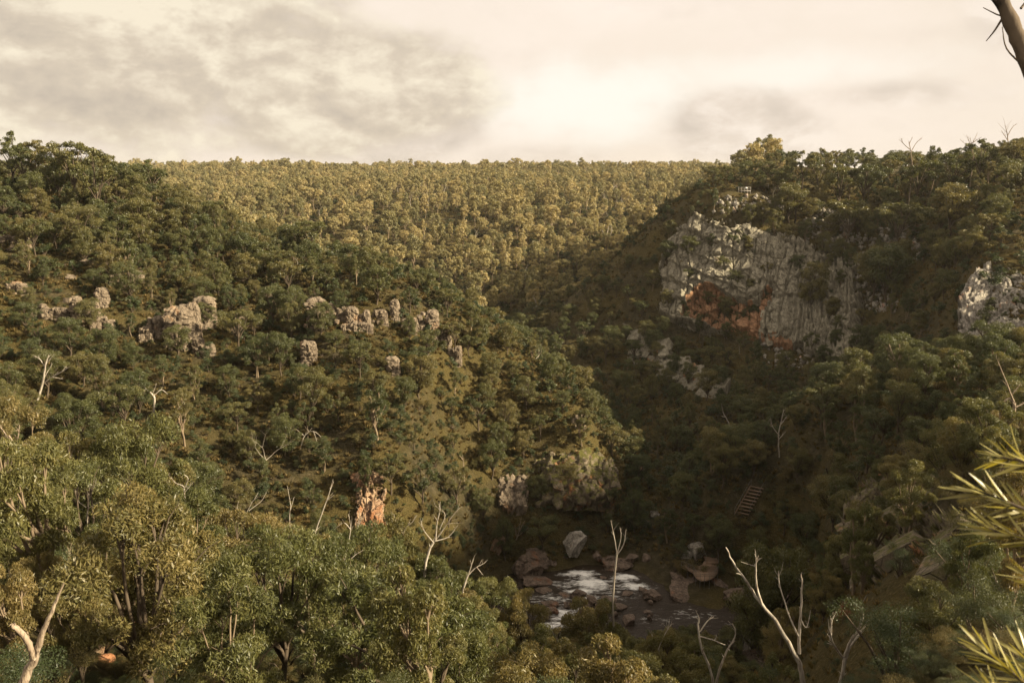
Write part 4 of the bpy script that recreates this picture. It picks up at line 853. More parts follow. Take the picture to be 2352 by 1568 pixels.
# named, placed trees: (column, crown top row, distance, variety, width)
for (u, v, d, k, wf) in [(30, 918, 58, 3, 1.0), (300, 957, 47, 0, .9), (120, 985, 46, 5, 1.0), (370, 1062, 48, 0, .8), (520, 1160, 46, 5, 1.2), (640, 1192, 47, 0, 1.1), (820, 1200, 55, 0, 1.1), (905, 1182, 60, 1, 1.0), (1010, 1280, 58, 5, 1.1), (1130, 1328, 60, 0, 1.0), (1200, 1350, 58, 5, .9), (1345, 1368, 58, 1, 1.2), (1395, 1382, 60, 1, 1.0), (1100, 1380, 48, 3, 1.0),
                         (180, 1060, 40, 5, 1.2), (420, 1130, 42, 3, 1.1), (60, 1150, 36, 3, 1.1), (250, 1210, 34, 0, 1.1), (740, 1230, 46, 3, 1.2), (610, 1320, 37, 1, 1.3), (900, 1330, 42, 0, 1.2), (530, 1440, 30, 1, 1.2), (340, 1330, 32, 5, 1.1), (790, 1420, 34, 3, 1.1), (1000, 1420, 38, 0, 1.2), (1250, 1450, 44, 3, 1.1), (1520, 1450, 46, 5, .9), (1590, 1470, 44, 1, 1.0), (1450, 1500, 40, 0, 1.0), (100, 1400, 22, 5, .8), (1150, 1500, 34, 3, 1.1), (1330, 1520, 34, 5, 1.0), (180, 1500, 20, 0, .8), (1790, 1500, 37, 4, 1.0),
                         (1758, 1178, 92, 5, .8), (1800, 1220, 92, 0, .9),
                         (2060, 764, 116, 0, 1.0), (2120, 782, 112, 5, 1.0), (1900, 832, 138, 0, 1.1), (1980, 800, 134, 5, 1.0), (2180, 772, 108, 5, 1.1), (2290, 737, 104, 0, 1.1), (2352, 748, 102, 5, 1.0), (1900, 880, 133, 0, 1.25), (1760, 968, 136, 5, 1.2), (1690, 975, 136, 0, 1.1), (1640, 985, 134, 3, 1.0), (1830, 930, 134, 0, 1.0), (2010, 880, 118, 3, 1.0), (2230, 850, 92, 3, 1.1), (2100, 960, 84, 4, 1.0), (1570, 1085, 132, 0, 1.0), (2150, 850, 96, 1, 1.1), (2000, 990, 88, 4, 1.1),
                         (15, 300, 190, 4, .9), (75, 322, 186, 1, 1.0), (165, 322, 182, 2, .95), (210, 340, 178, 4, .9), (45, 335, 184, 2, .8), (125, 350, 184, 0, 1.1), (310, 380, 196, 0, 1.1), (275, 372, 200, 2, 1.0), (340, 365, 198, 4, 1.0), (390, 430, 192, 2, 1.3), (175, 470, 158, 0, 1.3), (310, 455, 172, 0, 1.2), (480, 460, 190, 2, 1.2), (560, 520, 186, 0, 1.2), (700, 505, 188, 2, 1.2), (800, 560, 172, 0, 1.2), (900, 590, 166, 0, 1.2), (250, 560, 150, 5, 1.2), (770, 770, 136, 0, 1.5),
                         (1885, 318, 268, 4, .9), (1940, 322, 262, 4, 1.1), (2152, 290, 258, 1, .6), (2120, 330, 255, 4, 1.1), (2000, 338, 262, 2, 1.0), (1850, 345, 272, 4, 1.0), (1640, 385, 282, 2, .9), (1690, 388, 284, 0, 1.1), (1760, 370, 276, 2, 1.2), (2200, 325, 240, 4, 1.1), (2260, 318, 236, 4, 1.1), (2330, 322, 232, 2, 1.0), (1960, 390, 246, 2, 1.2), (2080, 430, 232, 2, 1.2), (2200, 420, 210, 0, 1.2), (1820, 420, 258, 0, 1.1), (2020, 485, 222, 0, 1.0), (1880, 500, 232, 5, .8), (2050, 560, 214, 0, 1.1)]:
    p = P(u, v, d); gz = float(ground_z(p.x, p.y)); H = max(3.5, min(16, p.z - gz))
    wf *= .92 if d < 70 else 1; put_tree(p.x, p.y, H, k, zone(u, d), wf); grid.put(p.x, p.y, 2.2)
def scatter(tries, u0, u1, d0, d1, spacing, hmin, hmax, power=1.0):
    for i in range(tries):
        u = rs.uniform(u0, u1); d = (d0 ** 2 + (d1 ** 2 - d0 ** 2) * rs.random()) ** .5
        x = (u - 1176) / FPX * d * (1 / math.cos(PITCH)); y = d
        z = float(ground_z(x, y))
        if z < 1.3 and d < 140: continue
        zn = zone(u, d); sp = spacing * rs.uniform(.75, 1.35)
        if not grid.ok(x, y, sp): continue
        H = rs.uniform(hmin, hmax); k = rs.choice((0, 0, 1, 2, 3, 4, 5, 5)) if zn != 'near' else rs.choice((0, 1, 1, 3, 3, 4, 4, 5)); wf = rs.uniform(.8, 1.2)
        jit_ = rs.uniform(-12, 36)
        for _ in range(3):
            ub, vb = proj((x, y, z)); ut, vt = proj((x, y, z + H)); lim = None
            if d < 90 and u < 1850 or d < 48 or d < 108 and 900 < u < 1570: lim = ipol(SIL_NEAR, ut)
            elif d < 90: lim = ipol(SIL_SPUR, ut) + (90 - d) * 4
            elif 90 <= d < 172 and u > 1480: lim = ipol(SIL_SPUR, ut)
            elif zn == 'left': lim = ipol(SIL_LEFT, ut)
            elif zn == 'hill': lim = ipol(SIL_HILL, ut)
            lim = None if lim is None else lim + jit_
            if lim is None or vt >= lim: break
            H *= max(.3, (vb - lim) / max(1, vb - vt)) * .98
        if H < 2.2: continue
        if vt > 1640 or vb < 0: continue
        hw = .3 * H * wf / d * FPX
        if blocked(ut, vb, vt, hw, d, rs): continue
        if not visible(x, y, z + H * .92): continue
        grid.put(x, y, sp); put_tree(x, y, H, k, zn, wf)
scatter(3800, -150, 2450, 17, 92, 2.45, 3.8, 7.0)
scatter(2500, 1450, 2500, 85, 175, 4.0, 5, 8.5)
scatter(5000, -150, 1480, 92, 235, 4.0, 4.2, 8.5)
scatter(4600, 1100, 2500, 172, 330, 4.6, 5, 9)
sites.sort(key=lambda q: -q[0])
print('TREE SITES', len(sites), {z_: sum(1 for q in sites if q[6] == z_) for z_ in ('near', 'spur', 'left', 'hill', 'far')})
ZTXT = {'near': ('on the near slope above the rapids', 'gums on the near slope'), 'spur': ('on the sunlit shoulder above the creek stairs', 'gums on the shoulder above the stairs'),
        'left': ('among crags on the rocky spur', 'gums on the rocky spur'), 'hill': ('on the hill around the big cliff', 'gums on the cliff hill'), 'far': ('beyond the spur', 'gums beyond the spur')}
VTXT = ['broad domed olive gum tree', 'tall slender pale-trunked gum tree', 'flat-topped gum tree with bare lower limbs', 'many-stemmed gum tree with drooping leaves', 'thin open-crowned gum tree', 'dense rounded olive gum tree']
NTREE = 296
rest = []
for i, (px, x, y, z, H, k, zn, wf) in enumerate(sites):
    if i >= NTREE: rest.append((x, y, z, H, k, wf)); continue
    lod = 'near' if y < 66 else 'mid' if y < 165 else 'back'
    tm, cm = TREE[lod, k]
    root = empty('gum_tree', (x, y, z - .05), rs.uniform(0, 6.28), (H * wf, H * wf, H))
    add('trunk', tm, root); add('crown', cm, root)
    tag(root, VTXT[k] + ' ' + ZTXT[zn][0], 'tree', ZTXT[zn][1])

# --- everything past the largest 300 of a kind: one mass each, points instanced by geometry nodes
def instancer(name, label, points, protos):
    """points: (x, y, z, rot, sx, sz, index) rows; protos: objects in PROTO_COL"""
    pts_ = np.array([p[:3] for p in points]); me = mesh_np(name, pts_, np.zeros((0, 4), int)) if False else None
    me = bpy.data.meshes.new(name); me.vertices.add(len(pts_)); me.vertices.foreach_set('co', pts_.astype(np.float32).ravel())
    at = me.attributes.new('rot', 'FLOAT_VECTOR', 'POINT'); at.data.foreach_set('vector', np.array([(0, 0, p[3]) for p in points], np.float32).ravel())
    at = me.attributes.new('scl', 'FLOAT_VECTOR', 'POINT'); at.data.foreach_set('vector', np.array([(p[4], p[4], p[5]) for p in points], np.float32).ravel())
    at = me.attributes.new('idx', 'INT', 'POINT'); at.data.foreach_set('value', np.array([p[6] for p in points], np.int32))
    o = add(name, me); tag(o, label, kind='stuff')
    col = bpy.data.collections.new(name + '_prototypes')
    for j, q in enumerate(protos): q.name = f'{name}_kind_{j:02d}'; col.objects.link(q)
    ng = bpy.data.node_groups.new(name, 'GeometryNodeTree')
    ng.interface.new_socket('Geometry', in_out='INPUT', socket_type='NodeSocketGeometry'); ng.interface.new_socket('Geometry', in_out='OUTPUT', socket_type='NodeSocketGeometry')
    N_ = ng.nodes; gi = N_.new('NodeGroupInput'); go = N_.new('NodeGroupOutput')
    ci = N_.new('GeometryNodeCollectionInfo'); ci.inputs['Collection'].default_value = col; ci.inputs['Separate Children'].default_value = True; ci.inputs['Reset Children'].default_value = True
    ip = N_.new('GeometryNodeInstanceOnPoints'); ip.inputs['Pick Instance'].default_value = True
    def attr(nm, typ):
        q = N_.new('GeometryNodeInputNamedAttribute'); q.data_type = typ; q.inputs[0].default_value = nm; return q.outputs[0]
    L_ = ng.links
    L_.new(gi.outputs[0], ip.inputs['Points']); L_.new(ci.outputs[0], ip.inputs['Instance'])
    L_.new(attr('idx', 'INT'), ip.inputs['Instance Index']); L_.new(attr('scl', 'FLOAT_VECTOR'), ip.inputs['Scale'])
    e2r = N_.new('FunctionNodeEulerToRotation'); L_.new(attr('rot', 'FLOAT_VECTOR'), e2r.inputs[0]); L_.new(e2r.outputs[0], ip.inputs['Rotation'])
    L_.new(ip.outputs[0], go.inputs[0])
    md = o.modifiers.new('scatter', 'NODES'); md.node_group = ng
    return o
def merged_proto(name, tm, cm):
    def arr(me):
        v = np.empty(len(me.vertices) * 3, np.float32); me.vertices.foreach_get('co', v)
        f = np.empty(len(me.loops), np.int32); me.loops.foreach_get('vertex_index', f); return v.reshape(-1, 3), f.reshape(-1, 4)
    v1, f1 = arr(tm); v2, f2 = arr(cm)
    rd = np.empty(len(f2), np.float32); cm.attributes['rnd'].data.foreach_get('value', rd)
    return proto_obj(name, np.concatenate([v1, v2]), np.concatenate([f1, f2 + len(v1)]), [tm.materials[0], cm.materials[0]],
                     np.concatenate([np.zeros(len(f1), int), np.ones(len(f2), int)]), np.concatenate([np.zeros(len(f1)), rd]))
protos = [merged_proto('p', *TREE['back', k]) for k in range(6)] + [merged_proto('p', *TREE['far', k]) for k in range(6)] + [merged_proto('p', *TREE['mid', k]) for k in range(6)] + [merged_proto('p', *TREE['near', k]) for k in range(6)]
pp = []
for (x, y, z, H, k, wf) in rest: pp.append((x, y, z, rs.uniform(0, 6.28), H * wf, H, k + (18 if y < 66 else 12 if y < 150 else 0)))
fr = np.random.default_rng(9); fg = Grid(14.0); cnt = 0
cand = []
for (d0, d1, num) in ((240, 330, 1500), (330, 600, 6500), (600, 1000, 9000), (1000, 3200, 9000)):
    d = np.exp(fr.uniform(math.log(d0), math.log(d1), num)); u = fr.uniform(150, 1800, num)
    cand.append(np.stack([u, d], 1))
cand = np.concatenate(cand)
xx = (cand[:, 0] - 1176) / FPX * cand[:, 1]; yy = cand[:, 1]; zz_ = ground_z(xx, yy)
open_ = lattice(xx / 26, yy / 34, 71) * .6 + lattice(xx / 9, yy / 12, 72) * .4
for x, y, z, op, u in zip(xx, yy, zz_, open_, cand[:, 0]):
    if op < .30 and y < 900: continue
    if zone(u, y) in ('left',) or (y < 345 and u > 1100): continue
    s = max(5.0, .0088 * y) * (0.6 + 1.1 * rs.random())
    if not fg.ok(x, y, s) or not grid.ok(x, y, 3.5): continue
    H = rs.triangular(5, 17, 10.5) * (1.15 if y > 900 else 1) * (1 if y < 700 else 1.1)
    if y < 330 and blocked(proj((x, y, z))[0], proj((x, y, z))[1], proj((x, y, z + H))[1], .25 * H / y * FPX, y, rs): continue
    if not visible(x, y, z + H): continue
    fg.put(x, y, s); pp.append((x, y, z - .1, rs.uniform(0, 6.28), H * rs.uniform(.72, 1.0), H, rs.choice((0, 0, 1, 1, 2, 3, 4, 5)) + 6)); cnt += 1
print('FAR', cnt, 'REST', len(rest))
for j in range(2):
    v0, f0 = tubes(grow_bare(190 + j), 4); protos.append(proto_obj('p', v0, f0, [M['dead_wood']], np.zeros(len(f0), int), np.zeros(len(f0))))
for j in range(len(rest), len(pp)):
    if j % 19 == 0: q = pp[j]; pp[j] = q[:6] + (24 + j % 2,)
instancer('distant_forest', 'open gum forest covering the far plateau and slopes', pp, protos)

# --- shrubs: the largest as things, the small ones and the grass as one undergrowth
sg = Grid(2.0); ssites = []
def scatter_shrub(tries, u0, u1, d0, d1, spacing, hmin, hmax):
    for i in range(tries):
        u = rs.uniform(u0, u1); d = (d0 ** 2 + (d1 ** 2 - d0 ** 2) * rs.random()) ** .5
        x = (u - 1176) / FPX * d / math.cos(PITCH); y = d; z = float(ground_z(x, y))
        if z < .9 and d < 140: continue
        sp = spacing * rs.uniform(.7, 1.3)
        if not sg.ok(x, y, sp): continue
        H = rs.uniform(hmin, hmax); ub, vb = proj((x, y, z)); ut, vt = proj((x, y, z + H))
        if vt > 1620: continue
        if d < 90 and u < 2100:
            lim = ipol(SIL_NEAR, ut)
            if vt < lim: continue
        if blocked(ut, vb, vt, .4 * H / d * FPX, d, rs) and H > .5: continue
        if not visible(x, y, z + H * .9): continue
        sg.put(x, y, sp); ssites.append((H / y, x, y, z, H, rs.choice((0, 0, 1, 1, 2)), zone(u, d)))
scatter_shrub(1800, -150, 2450, 14, 92, 1.9, 1.2, 2.6)
scatter_shrub(1600, 1400, 2450, 85, 180, 2.0, 1.2, 3.2)
scatter_shrub(5200, -150, 1500, 92, 210, 1.8, .9, 2.6)
scatter_shrub(1800, 1150, 2450, 180, 290, 2.4, 1.2, 3.0)
ssites.sort(key=lambda q: -q[0])
ST = ['feathery dark green wattle shrub', 'brownish low heath shrub', 'dense rounded green shrub']
ug = []; uprot = []
for i, (px, x, y, z, H, k, zn) in enumerate(ssites):
    if i < 290:
        lod = 'near' if y < 60 else 'mid'
        root = empty('shrub', (x, y, z - .05), rs.uniform(0, 6.28), H * 1.15)
        add('stem', SHRUB[lod, k][0], root); add('foliage', SHRUB[lod, k][1], root)
        tag(root, ST[k] + ' ' + ZTXT[zn][0], 'shrub', ZTXT[zn][1].replace('gums', 'shrubs'))
    else: ug.append((x, y, z - .05, rs.uniform(0, 6.28), H * 1.15, H * 1.15, (k if y < 140 else 3 + k)))
for lod in ('mid', 'far'):
    for k in range(3):
        tv, tf, lv, lf, rnd, mt = SHRUB[lod, k][2]
        uprot.append(proto_obj('s', np.concatenate([tv, lv]), np.concatenate([tf, lf + len(tv)]), [M['bark'], mt], np.concatenate([np.zeros(len(tf), int), np.ones(len(lf), int)]), np.concatenate([np.zeros(len(tf)), rnd])))
uprot_near = [merged_proto('s', SHRUB['near', k][0], SHRUB['near', k][1]) for k in range(3)]
uprot.append(proto_obj('s', TUS[0], TUS[1], [M['grass_leaf']], np.zeros(len(TUS[1]), int), TUS[2]))
for (num, u0, u1, d0, d1, s0, s1) in ((2200, -100, 2400, 26, 60, .28, .5), (14000, -100, 1500, 90, 215, .5, 1.15), (7000, 1450, 2400, 60, 180, .45, 1.0), (6000, 1350, 2400, 180, 300, .5, 1.2)):
    for i in range(num):
        u = rs.uniform(u0, u1); d = rs.uniform(d0, d1); x = (u - 1176) / FPX * d / math.cos(PITCH); z = float(ground_z(x, d))
        if z < .8 and d < 140: continue
        s = rs.uniform(s0, s1)
        if rs.random() < .38: ug.append((x, d, z - .05, rs.uniform(0, 6.28), s * 1.1, s, 3 + rs.choice((0, 1, 1, 2)) if d > 60 else rs.choice((0, 1, 1, 2))))
        else: ug.append((x, d, z - .02, rs.uniform(0, 6.28), s * 1.2, s, 6))
uprot += uprot_near
for i in range(1500):                                     # low growth close to the lookout edge
    u = rs.uniform(-150, 2500); d = rs.uniform(7, 30); x = (u - 1176) / FPX * d; z = float(ground_z(x, d)); s = rs.uniform(.3, .95)
    if proj((x, d, z + s))[1] > 1480 or u > 2050: ug.append((x, d, z - .05, rs.uniform(0, 6.28), s * 1.2, s, 7 + rs.choice((0, 1, 1, 2))))
for i in range(9000):
    u = rs.uniform(200, 1700); d = math.exp(rs.uniform(math.log(290), math.log(900))); x = (u - 1176) / FPX * d; z = float(ground_z(x, d))
    if visible(x, d, z + 1.5): s = rs.uniform(1.5, 4.0); ug.append((x, d, z - .1, rs.uniform(0, 6.28), s * 1.2, s, 3 + rs.choice((1, 1, 2))))
print('SHRUBS', len(ssites), 'UNDERGROWTH', len(ug))
instancer('undergrowth', 'dry grass tussocks and low heath covering the slopes', ug, uprot)

# ------------------------------------------------------------------ dead trees
def smooth_line(pts, sub=4):
    p = [np.array(q, float) for q in pts]; p = [2 * p[0] - p[1]] + p + [2 * p[-1] - p[-2]]; o = []
    for i in range(1, len(p) - 2):
        for k in range(sub):
            f = k / sub; a, b, c, d = p[i - 1:i + 3]
            o.append(.5 * (2 * b + (c - a) * f + (2 * a - 5 * b + 4 * c - d) * f * f + (3 * b - a - 3 * c + d) * f ** 3))
    o.append(p[-2]); return np.array(o)
DEADPOS = []
def dead(label, d, limbs, mat='dead_wood', name='dead_tree', twigs=2, seed=0, root_down=True, group=None, land=None, wob=.12):
    """limbs: [([(u, v), ...], start width px, end width px)]; the first is the trunk, rooted in the ground"""
    r = random.Random(seed)
    if 85 < d < 250:                                       # foot of the stem stands where its pixel meets the slope
        h_ = hit(*limbs[0][0][0], 85)
        if abs(h_.y - d) < 60: d = h_.y - .3
    k = d / FPX; wk = 1.0 if d < 35 else .72
    b = P(*limbs[0][0][0], d); gz = float(ground_z(b.x, b.y)); base = Vector((b.x, b.y, gz - .1))
    if b.z < gz: b.z = gz
    root = tag(empty(name, base), label, 'dead tree', group); inv = -np.array(base)
    for i, (pp_, w0, w1) in enumerate(limbs):
        w0, w1 = w0 * wk, w1 * wk; pts_ = []; dd = 0.0; slope = r.uniform(-1, 1) * wob * (1 if i else .4)
        for j, (u, v) in enumerate(pp_):
            if j: dd += slope * math.hypot(u - pp_[j - 1][0], v - pp_[j - 1][1]) * k * 3
            pts_.append(tuple(P(u, v, d + dd)))
        if i == 0 and root_down and b.z - gz > .3 and pp_[0][1] >= max(q[1] for q in pp_): pts_.insert(0, (b.x + r.uniform(-.1, .1), b.y, gz - .15))
        ln = smooth_line(pts_) + inv; ln[1:-1] += np.array([[r.gauss(0, .14 * w0 * k * .5) for _ in range(3)] for _ in ln[1:-1]])
        rad = np.linspace(w0 * k * .5, max(w1 * k * .5, .006), len(ln)); tw = [(ln, rad)]
        for q in range(twigs * 2 if i else twigs):
            s = r.randrange(len(ln) // 3, len(ln) - 1); L_ = r.uniform(.10, .24) * min(np.linalg.norm(ln[-1] - ln[0]), 110 * k)
            dr = (ln[s] - ln[s - 1]); dr /= np.linalg.norm(dr) + 1e-9; dr = dr * .7 + np.array([r.gauss(0, .5), r.gauss(0, .4), r.gauss(.25, .35)])
            e = ln[s] + dr * L_; m_ = (ln[s] + e) / 2 + np.array([r.gauss(0, .06) * L_ for _ in range(3)])
            tw.append((np.array([ln[s], m_, e]), np.array([rad[s] * .5, rad[s] * .35, .006])))
        tv, tf = tubes(tw, 7)
        add('trunk' if i == 0 else 'limb', mesh_np('trunk' if i == 0 else 'limb', tv, tf, [M[mat]], True), root)
    DEADPOS.append((base, land or label)); return root
HERO = [
 ('forked grey snag with a hollow broken stub on the near slope', 13, [([(40, 1640), (55, 1568), (82, 1500)], 28, 22), ([(80, 1505), (100, 1450), (125, 1390), (147, 1338)], 18, 4), ([(78, 1512), (66, 1478), (48, 1450), (28, 1432)], 17, 13)], 'weathered', 0, 'the forked grey snag'),
 ('small white dead sapling with bare upswept twigs beside the split boulder', 26, [([(370, 1590), (385, 1530), (388, 1470)], 5, 2), ([(384, 1540), (402, 1510)], 3.5, 1.5), ([(385, 1525), (372, 1500)], 2.5, 1), ([(380, 1560), (402, 1535)], 3, 1.2)], 'dead_wood', 3, 'the white dead sapling'),
 ('largest dead gum, white trunk leaning over the creek with bare limbs', 28, [([(1850, 1640), (1842, 1560), (1830, 1510), (1790, 1440), (1748, 1385), (1722, 1345), (1690, 1300), (1667, 1256)], 17, 3), ([(1836, 1500), (1836, 1450), (1840, 1400), (1843, 1345), (1840, 1318)], 9, 3), ([(1750, 1388), (1738, 1345), (1736, 1300), (1742, 1275)], 7, 2), ([(1834, 1460), (1815, 1420), (1805, 1390), (1790, 1340), (1788, 1310)], 5, 2), ([(1838, 1420), (1852, 1440), (1862, 1400)], 4, 1.5)], 'dead_wood', 3, 'the largest dead gum'),
 ('dead gum with three curved white limbs like a candelabrum', 29, [([(1915, 1640), (1930, 1570), (1942, 1510)], 12, 9), ([(1942, 1512), (1955, 1480), (1985, 1440), (1988, 1432)], 8, 3), ([(1938, 1520), (1950, 1480), (1975, 1440), (1981, 1405), (1966, 1378)], 9, 2.5), ([(1940, 1516), (1916, 1480), (1905, 1450), (1902, 1420)], 7, 2), ([(1908, 1470), (1910, 1430), (1920, 1405)], 6, 2)], 'dead_wood', 3, 'the candelabrum dead gum'),
 ('twin-stemmed dead sapling with crooked white crown by the dark creek', 30, [([(1642, 1620), (1632, 1540), (1612, 1490), (1604, 1440), (1606, 1418)], 8, 4), ([(1645, 1570), (1655, 1530), (1672, 1490), (1688, 1470)], 7, 3), ([(1608, 1450), (1625, 1425), (1640, 1415)], 3.5, 1.5), ([(1672, 1490), (1690, 1455), (1682, 1430)], 4, 1.5), ([(1606, 1460), (1640, 1470), (1665, 1480)], 3.5, 2), ([(1606, 1420), (1598, 1400)], 3, 1.2)], 'dead_wood', 3, 'the twin-stemmed dead sapling'),
 ('tall straight white dead stem rising in front of the rapids', 60, [([(1415, 1525), (1410, 1460), (1408, 1390), (1411, 1330), (1417, 1272)], 8, 6), ([(1417, 1274), (1412, 1240), (1403, 1195)], 5, 2), ([(1418, 1270), (1426, 1235), (1425, 1212)], 4, 1.5), ([(1417, 1274), (1432, 1250), (1438, 1215)], 4.5, 1.5), ([(1408, 1365), (1398, 1340)], 2, 1)], 'dead_wood', 2, 'the tall white dead stem'),
 ('spreading white dead crown with antler branches above the near canopy', 58, [([(975, 1330), (985, 1265), (1000, 1240)], 10, 8), ([(1000, 1240), (1003, 1205), (1010, 1170), (1008, 1160)], 6, 2), ([(1000, 1240), (1018, 1215), (1035, 1190), (1055, 1165)], 5, 1.5), ([(1000, 1242), (1030, 1232), (1052, 1205)], 4, 1.5), ([(996, 1246), (975, 1220), (966, 1195)], 4, 1.5), ([(1010, 1215), (1022, 1185), (1015, 1170)], 3, 1)], 'dead_wood', 3, 'the antler-branched dead crown'),
 ('dead branch cluster twisting over the canopy beside the leaning boulder', 56, [([(1062, 1380), (1066, 1345), (1075, 1320)], 8, 6), ([(1075, 1320), (1090, 1305), (1108, 1295), (1120, 1285)], 5, 1.5), ([(1075, 1322), (1085, 1290), (1090, 1275)], 4, 1.5), ([(1095, 1302), (1110, 1320)], 3, 1)], 'dead_wood', 2, 'the twisting dead branches'),
 ('long slanting dead stem leaning across the near canopy', 52, [([(705, 1290), (725, 1220), (750, 1150), (766, 1105)], 6, 2), ([(750, 1150), (768, 1135)], 2.5, 1), ([(757, 1130), (765, 1100)], 2.5, 1)], 'dead_wood', 2, 'the long slanting dead stem'),
 ('slim pair of dead stems sprouting from the near canopy', 50, [([(770, 1390), (775, 1330), (772, 1260), (760, 1240)], 5, 3), ([(775, 1340), (790, 1290), (805, 1220), (800, 1180)], 4, 1.5), ([(788, 1300), (815, 1275), (835, 1262)], 3.5, 1.2), ([(805, 1215), (790, 1200), (768, 1215)], 3, 1)], 'dead_wood', 2, 'the slim pair of dead stems'),
 ('forked dead twig tree in front of the orange bluff', 58, [([(810, 1270), (815, 1240), (822, 1205)], 4, 3), ([(822, 1205), (826, 1180), (822, 1165)], 3, 1), ([(820, 1215), (832, 1185)], 2.5, 1)], 'dead_wood', 2, 'the dead twig tree at the orange bluff'),
 ('dead leader topping a leafy gum beside the orange bluff', 60, [([(925, 1260), (930, 1215), (945, 1200), (958, 1182)], 5, 1.5), ([(925, 1225), (910, 1200), (905, 1180)], 3, 1)], 'dead_wood', 2, 'the dead leader by the orange bluff'),
 ('white Y-shaped dead stem above the near canopy', 50, [([(668, 1240), (665, 1190), (668, 1160)], 4, 2.5), ([(668, 1162), (660, 1115)], 2.5, 1), ([(667, 1170), (676, 1140)], 2, 1)], 'dead_wood', 1, 'the Y-shaped dead stem'),
 ('two short dead prongs above the near canopy', 48, [([(560, 1220), (575, 1160), (592, 1140)], 4, 2), ([(572, 1172), (600, 1150), (612, 1130)], 3, 1), ([(560, 1210), (545, 1170), (548, 1150)], 3, 1)], 'dead_wood', 1, 'the short dead prongs'),
 ('gnarled white-limbed dead gum with reaching side branches in shade', 88, [([(82, 930), (98, 880), (104, 840), (112, 815)], 9, 3), ([(98, 882), (120, 865), (140, 855), (160, 842)], 5, 1.5), ([(104, 845), (92, 825), (80, 818)], 3.5, 1.2), ([(106, 835), (125, 812)], 3, 1), ([(120, 866), (145, 870)], 3, 1)], 'dead_wood', 4, 'the gnarled white-limbed dead gum'),
 ('half-dead gum with a white looping limb on the rocky spur', 92, [([(350, 960), (355, 915), (345, 900)], 8, 5), ([(345, 902), (325, 885), (310, 890), (305, 912)], 4, 1.5), ([(352, 910), (370, 895), (385, 905)], 4, 1.5), ([(350, 905), (360, 880)], 3, 1)], 'dead_wood', 3, 'the dead gum with a looping limb'),
 ('broken pale-trunked dead gum at the edge of the near slope', 44, [([(20, 1140), (30, 1080), (35, 1030), (20, 1000)], 14, 6), ([(33, 1035), (42, 1000), (45, 975)], 6, 2), ([(25, 1020), (8, 990), (-5, 975)], 6, 2), ([(60, 1100), (85, 1050), (98, 1030)], 5, 2), ([(30, 1060), (70, 1060), (110, 1020)], 5, 2)], 'weathered', 3, 'the broken pale-trunked gum'),
 ('white dead prongs in the middle of the near slope thicket', 40, [([(200, 1200), (205, 1150), (198, 1120)], 6, 3), ([(204, 1150), (215, 1120), (222, 1098)], 4, 1.5), ([(198, 1165), (180, 1150), (172, 1125)], 4, 1.2)], 'dead_wood', 3, 'the white dead prongs'),
 ('bent dead limb with raised tips above the near thicket', 44, [([(425, 1150), (422, 1118), (405, 1110), (392, 1095)], 5, 1.5), ([(424, 1120), (432, 1100), (425, 1090)], 3.5, 1.2), ([(424, 1130), (445, 1105)], 3, 1)], 'dead_wood', 2, 'the bent dead limb'),
 ('fire-blackened dead gum with a bleached stub in the dark shrubs', 62, [([(2325, 1060), (2328, 980), (2330, 925)], 14, 10), ([(2330, 930), (2318, 915), (2305, 922)], 8, 4), ([(2330, 925), (2316, 890), (2300, 850), (2292, 830)], 6, 2), ([(2325, 905), (2345, 880)], 4, 1.5), ([(2332, 935), (2362, 920)], 5, 2)], 'weathered', 3, 'the fire-blackened dead gum'),
 ('pale dead gum with upswept branches on the sunlit shoulder', 104, [([(2065, 900), (2062, 850), (2052, 820), (2042, 790)], 6, 2), ([(2058, 840), (2068, 810), (2066, 790)], 3.5, 1.2), ([(2055, 830), (2040, 815)], 3, 1)], 'weathered', 2, 'the pale upswept dead gum'),
 ('bare grey dead crown above the creek stairs', 136, [([(1790, 1050), (1788, 1000), (1795, 965), (1800, 940)], 5, 1.5), ([(1790, 1000), (1775, 980), (1770, 960)], 3.5, 1), ([(1793, 975), (1808, 955)], 3, 1), ([(1788, 1010), (1805, 990)], 2.5, 1)], 'dead_wood', 3, 'the bare grey dead crown'),
 ('crooked white dead tip poking from the dark gully', 138, [([(1688, 1030), (1680, 985), (1668, 960), (1660, 945)], 5, 2.5), ([(1668, 958), (1656, 955)], 3, 1)], 'dead_wood', 1, 'the crooked white tip'),
 ('burnt black stump leaning below the sunlit gums', 96, [([(1925, 1180), (1912, 1130), (1898, 1075)], 12, 5), ([(1915, 1140), (1935, 1160)], 4, 2)], 'burnt', 2, 'the burnt black stump'),
 ('black burnt trunk with a bleached crook on the hilltop', 257, [([(1828, 570), (1826, 520), (1828, 480)], 7, 5), ([(1828, 482), (1820, 460), (1830, 445)], 4, 2), ([(1828, 480), (1845, 465)], 3, 1.2)], 'burnt', 2, 'the burnt hilltop trunk'),
 ('white skeleton gum standing in the far sunlit forest', 470, [([(1390, 580), (1393, 545), (1398, 520)], 4.5, 1.5), ([(1392, 550), (1405, 532), (1403, 520)], 3, 1.2), ([(1392, 545), (1382, 528)], 2.5, 1)], 'dead_wood', 2, 'the white skeleton gum'),
 ('dead white tangle at the foot of the far valley', 300, [([(1235, 730), (1232, 700), (1225, 680)], 4, 1.5), ([(1233, 705), (1246, 690)], 3, 1), ([(1233, 715), (1218, 700)], 3, 1)], 'dead_wood', 3, 'the dead white tangle'),
 ('fallen bleached tree sprawling across the spur crest', 168, [([(1155, 770), (1130, 760), (1100, 755), (1075, 770)], 4, 1.5), ([(1130, 760), (1105, 740), (1085, 735)], 3, 1), ([(1120, 758), (1110, 775)], 2.5, 1)], 'dead_wood', 4, 'the fallen bleached tree'),
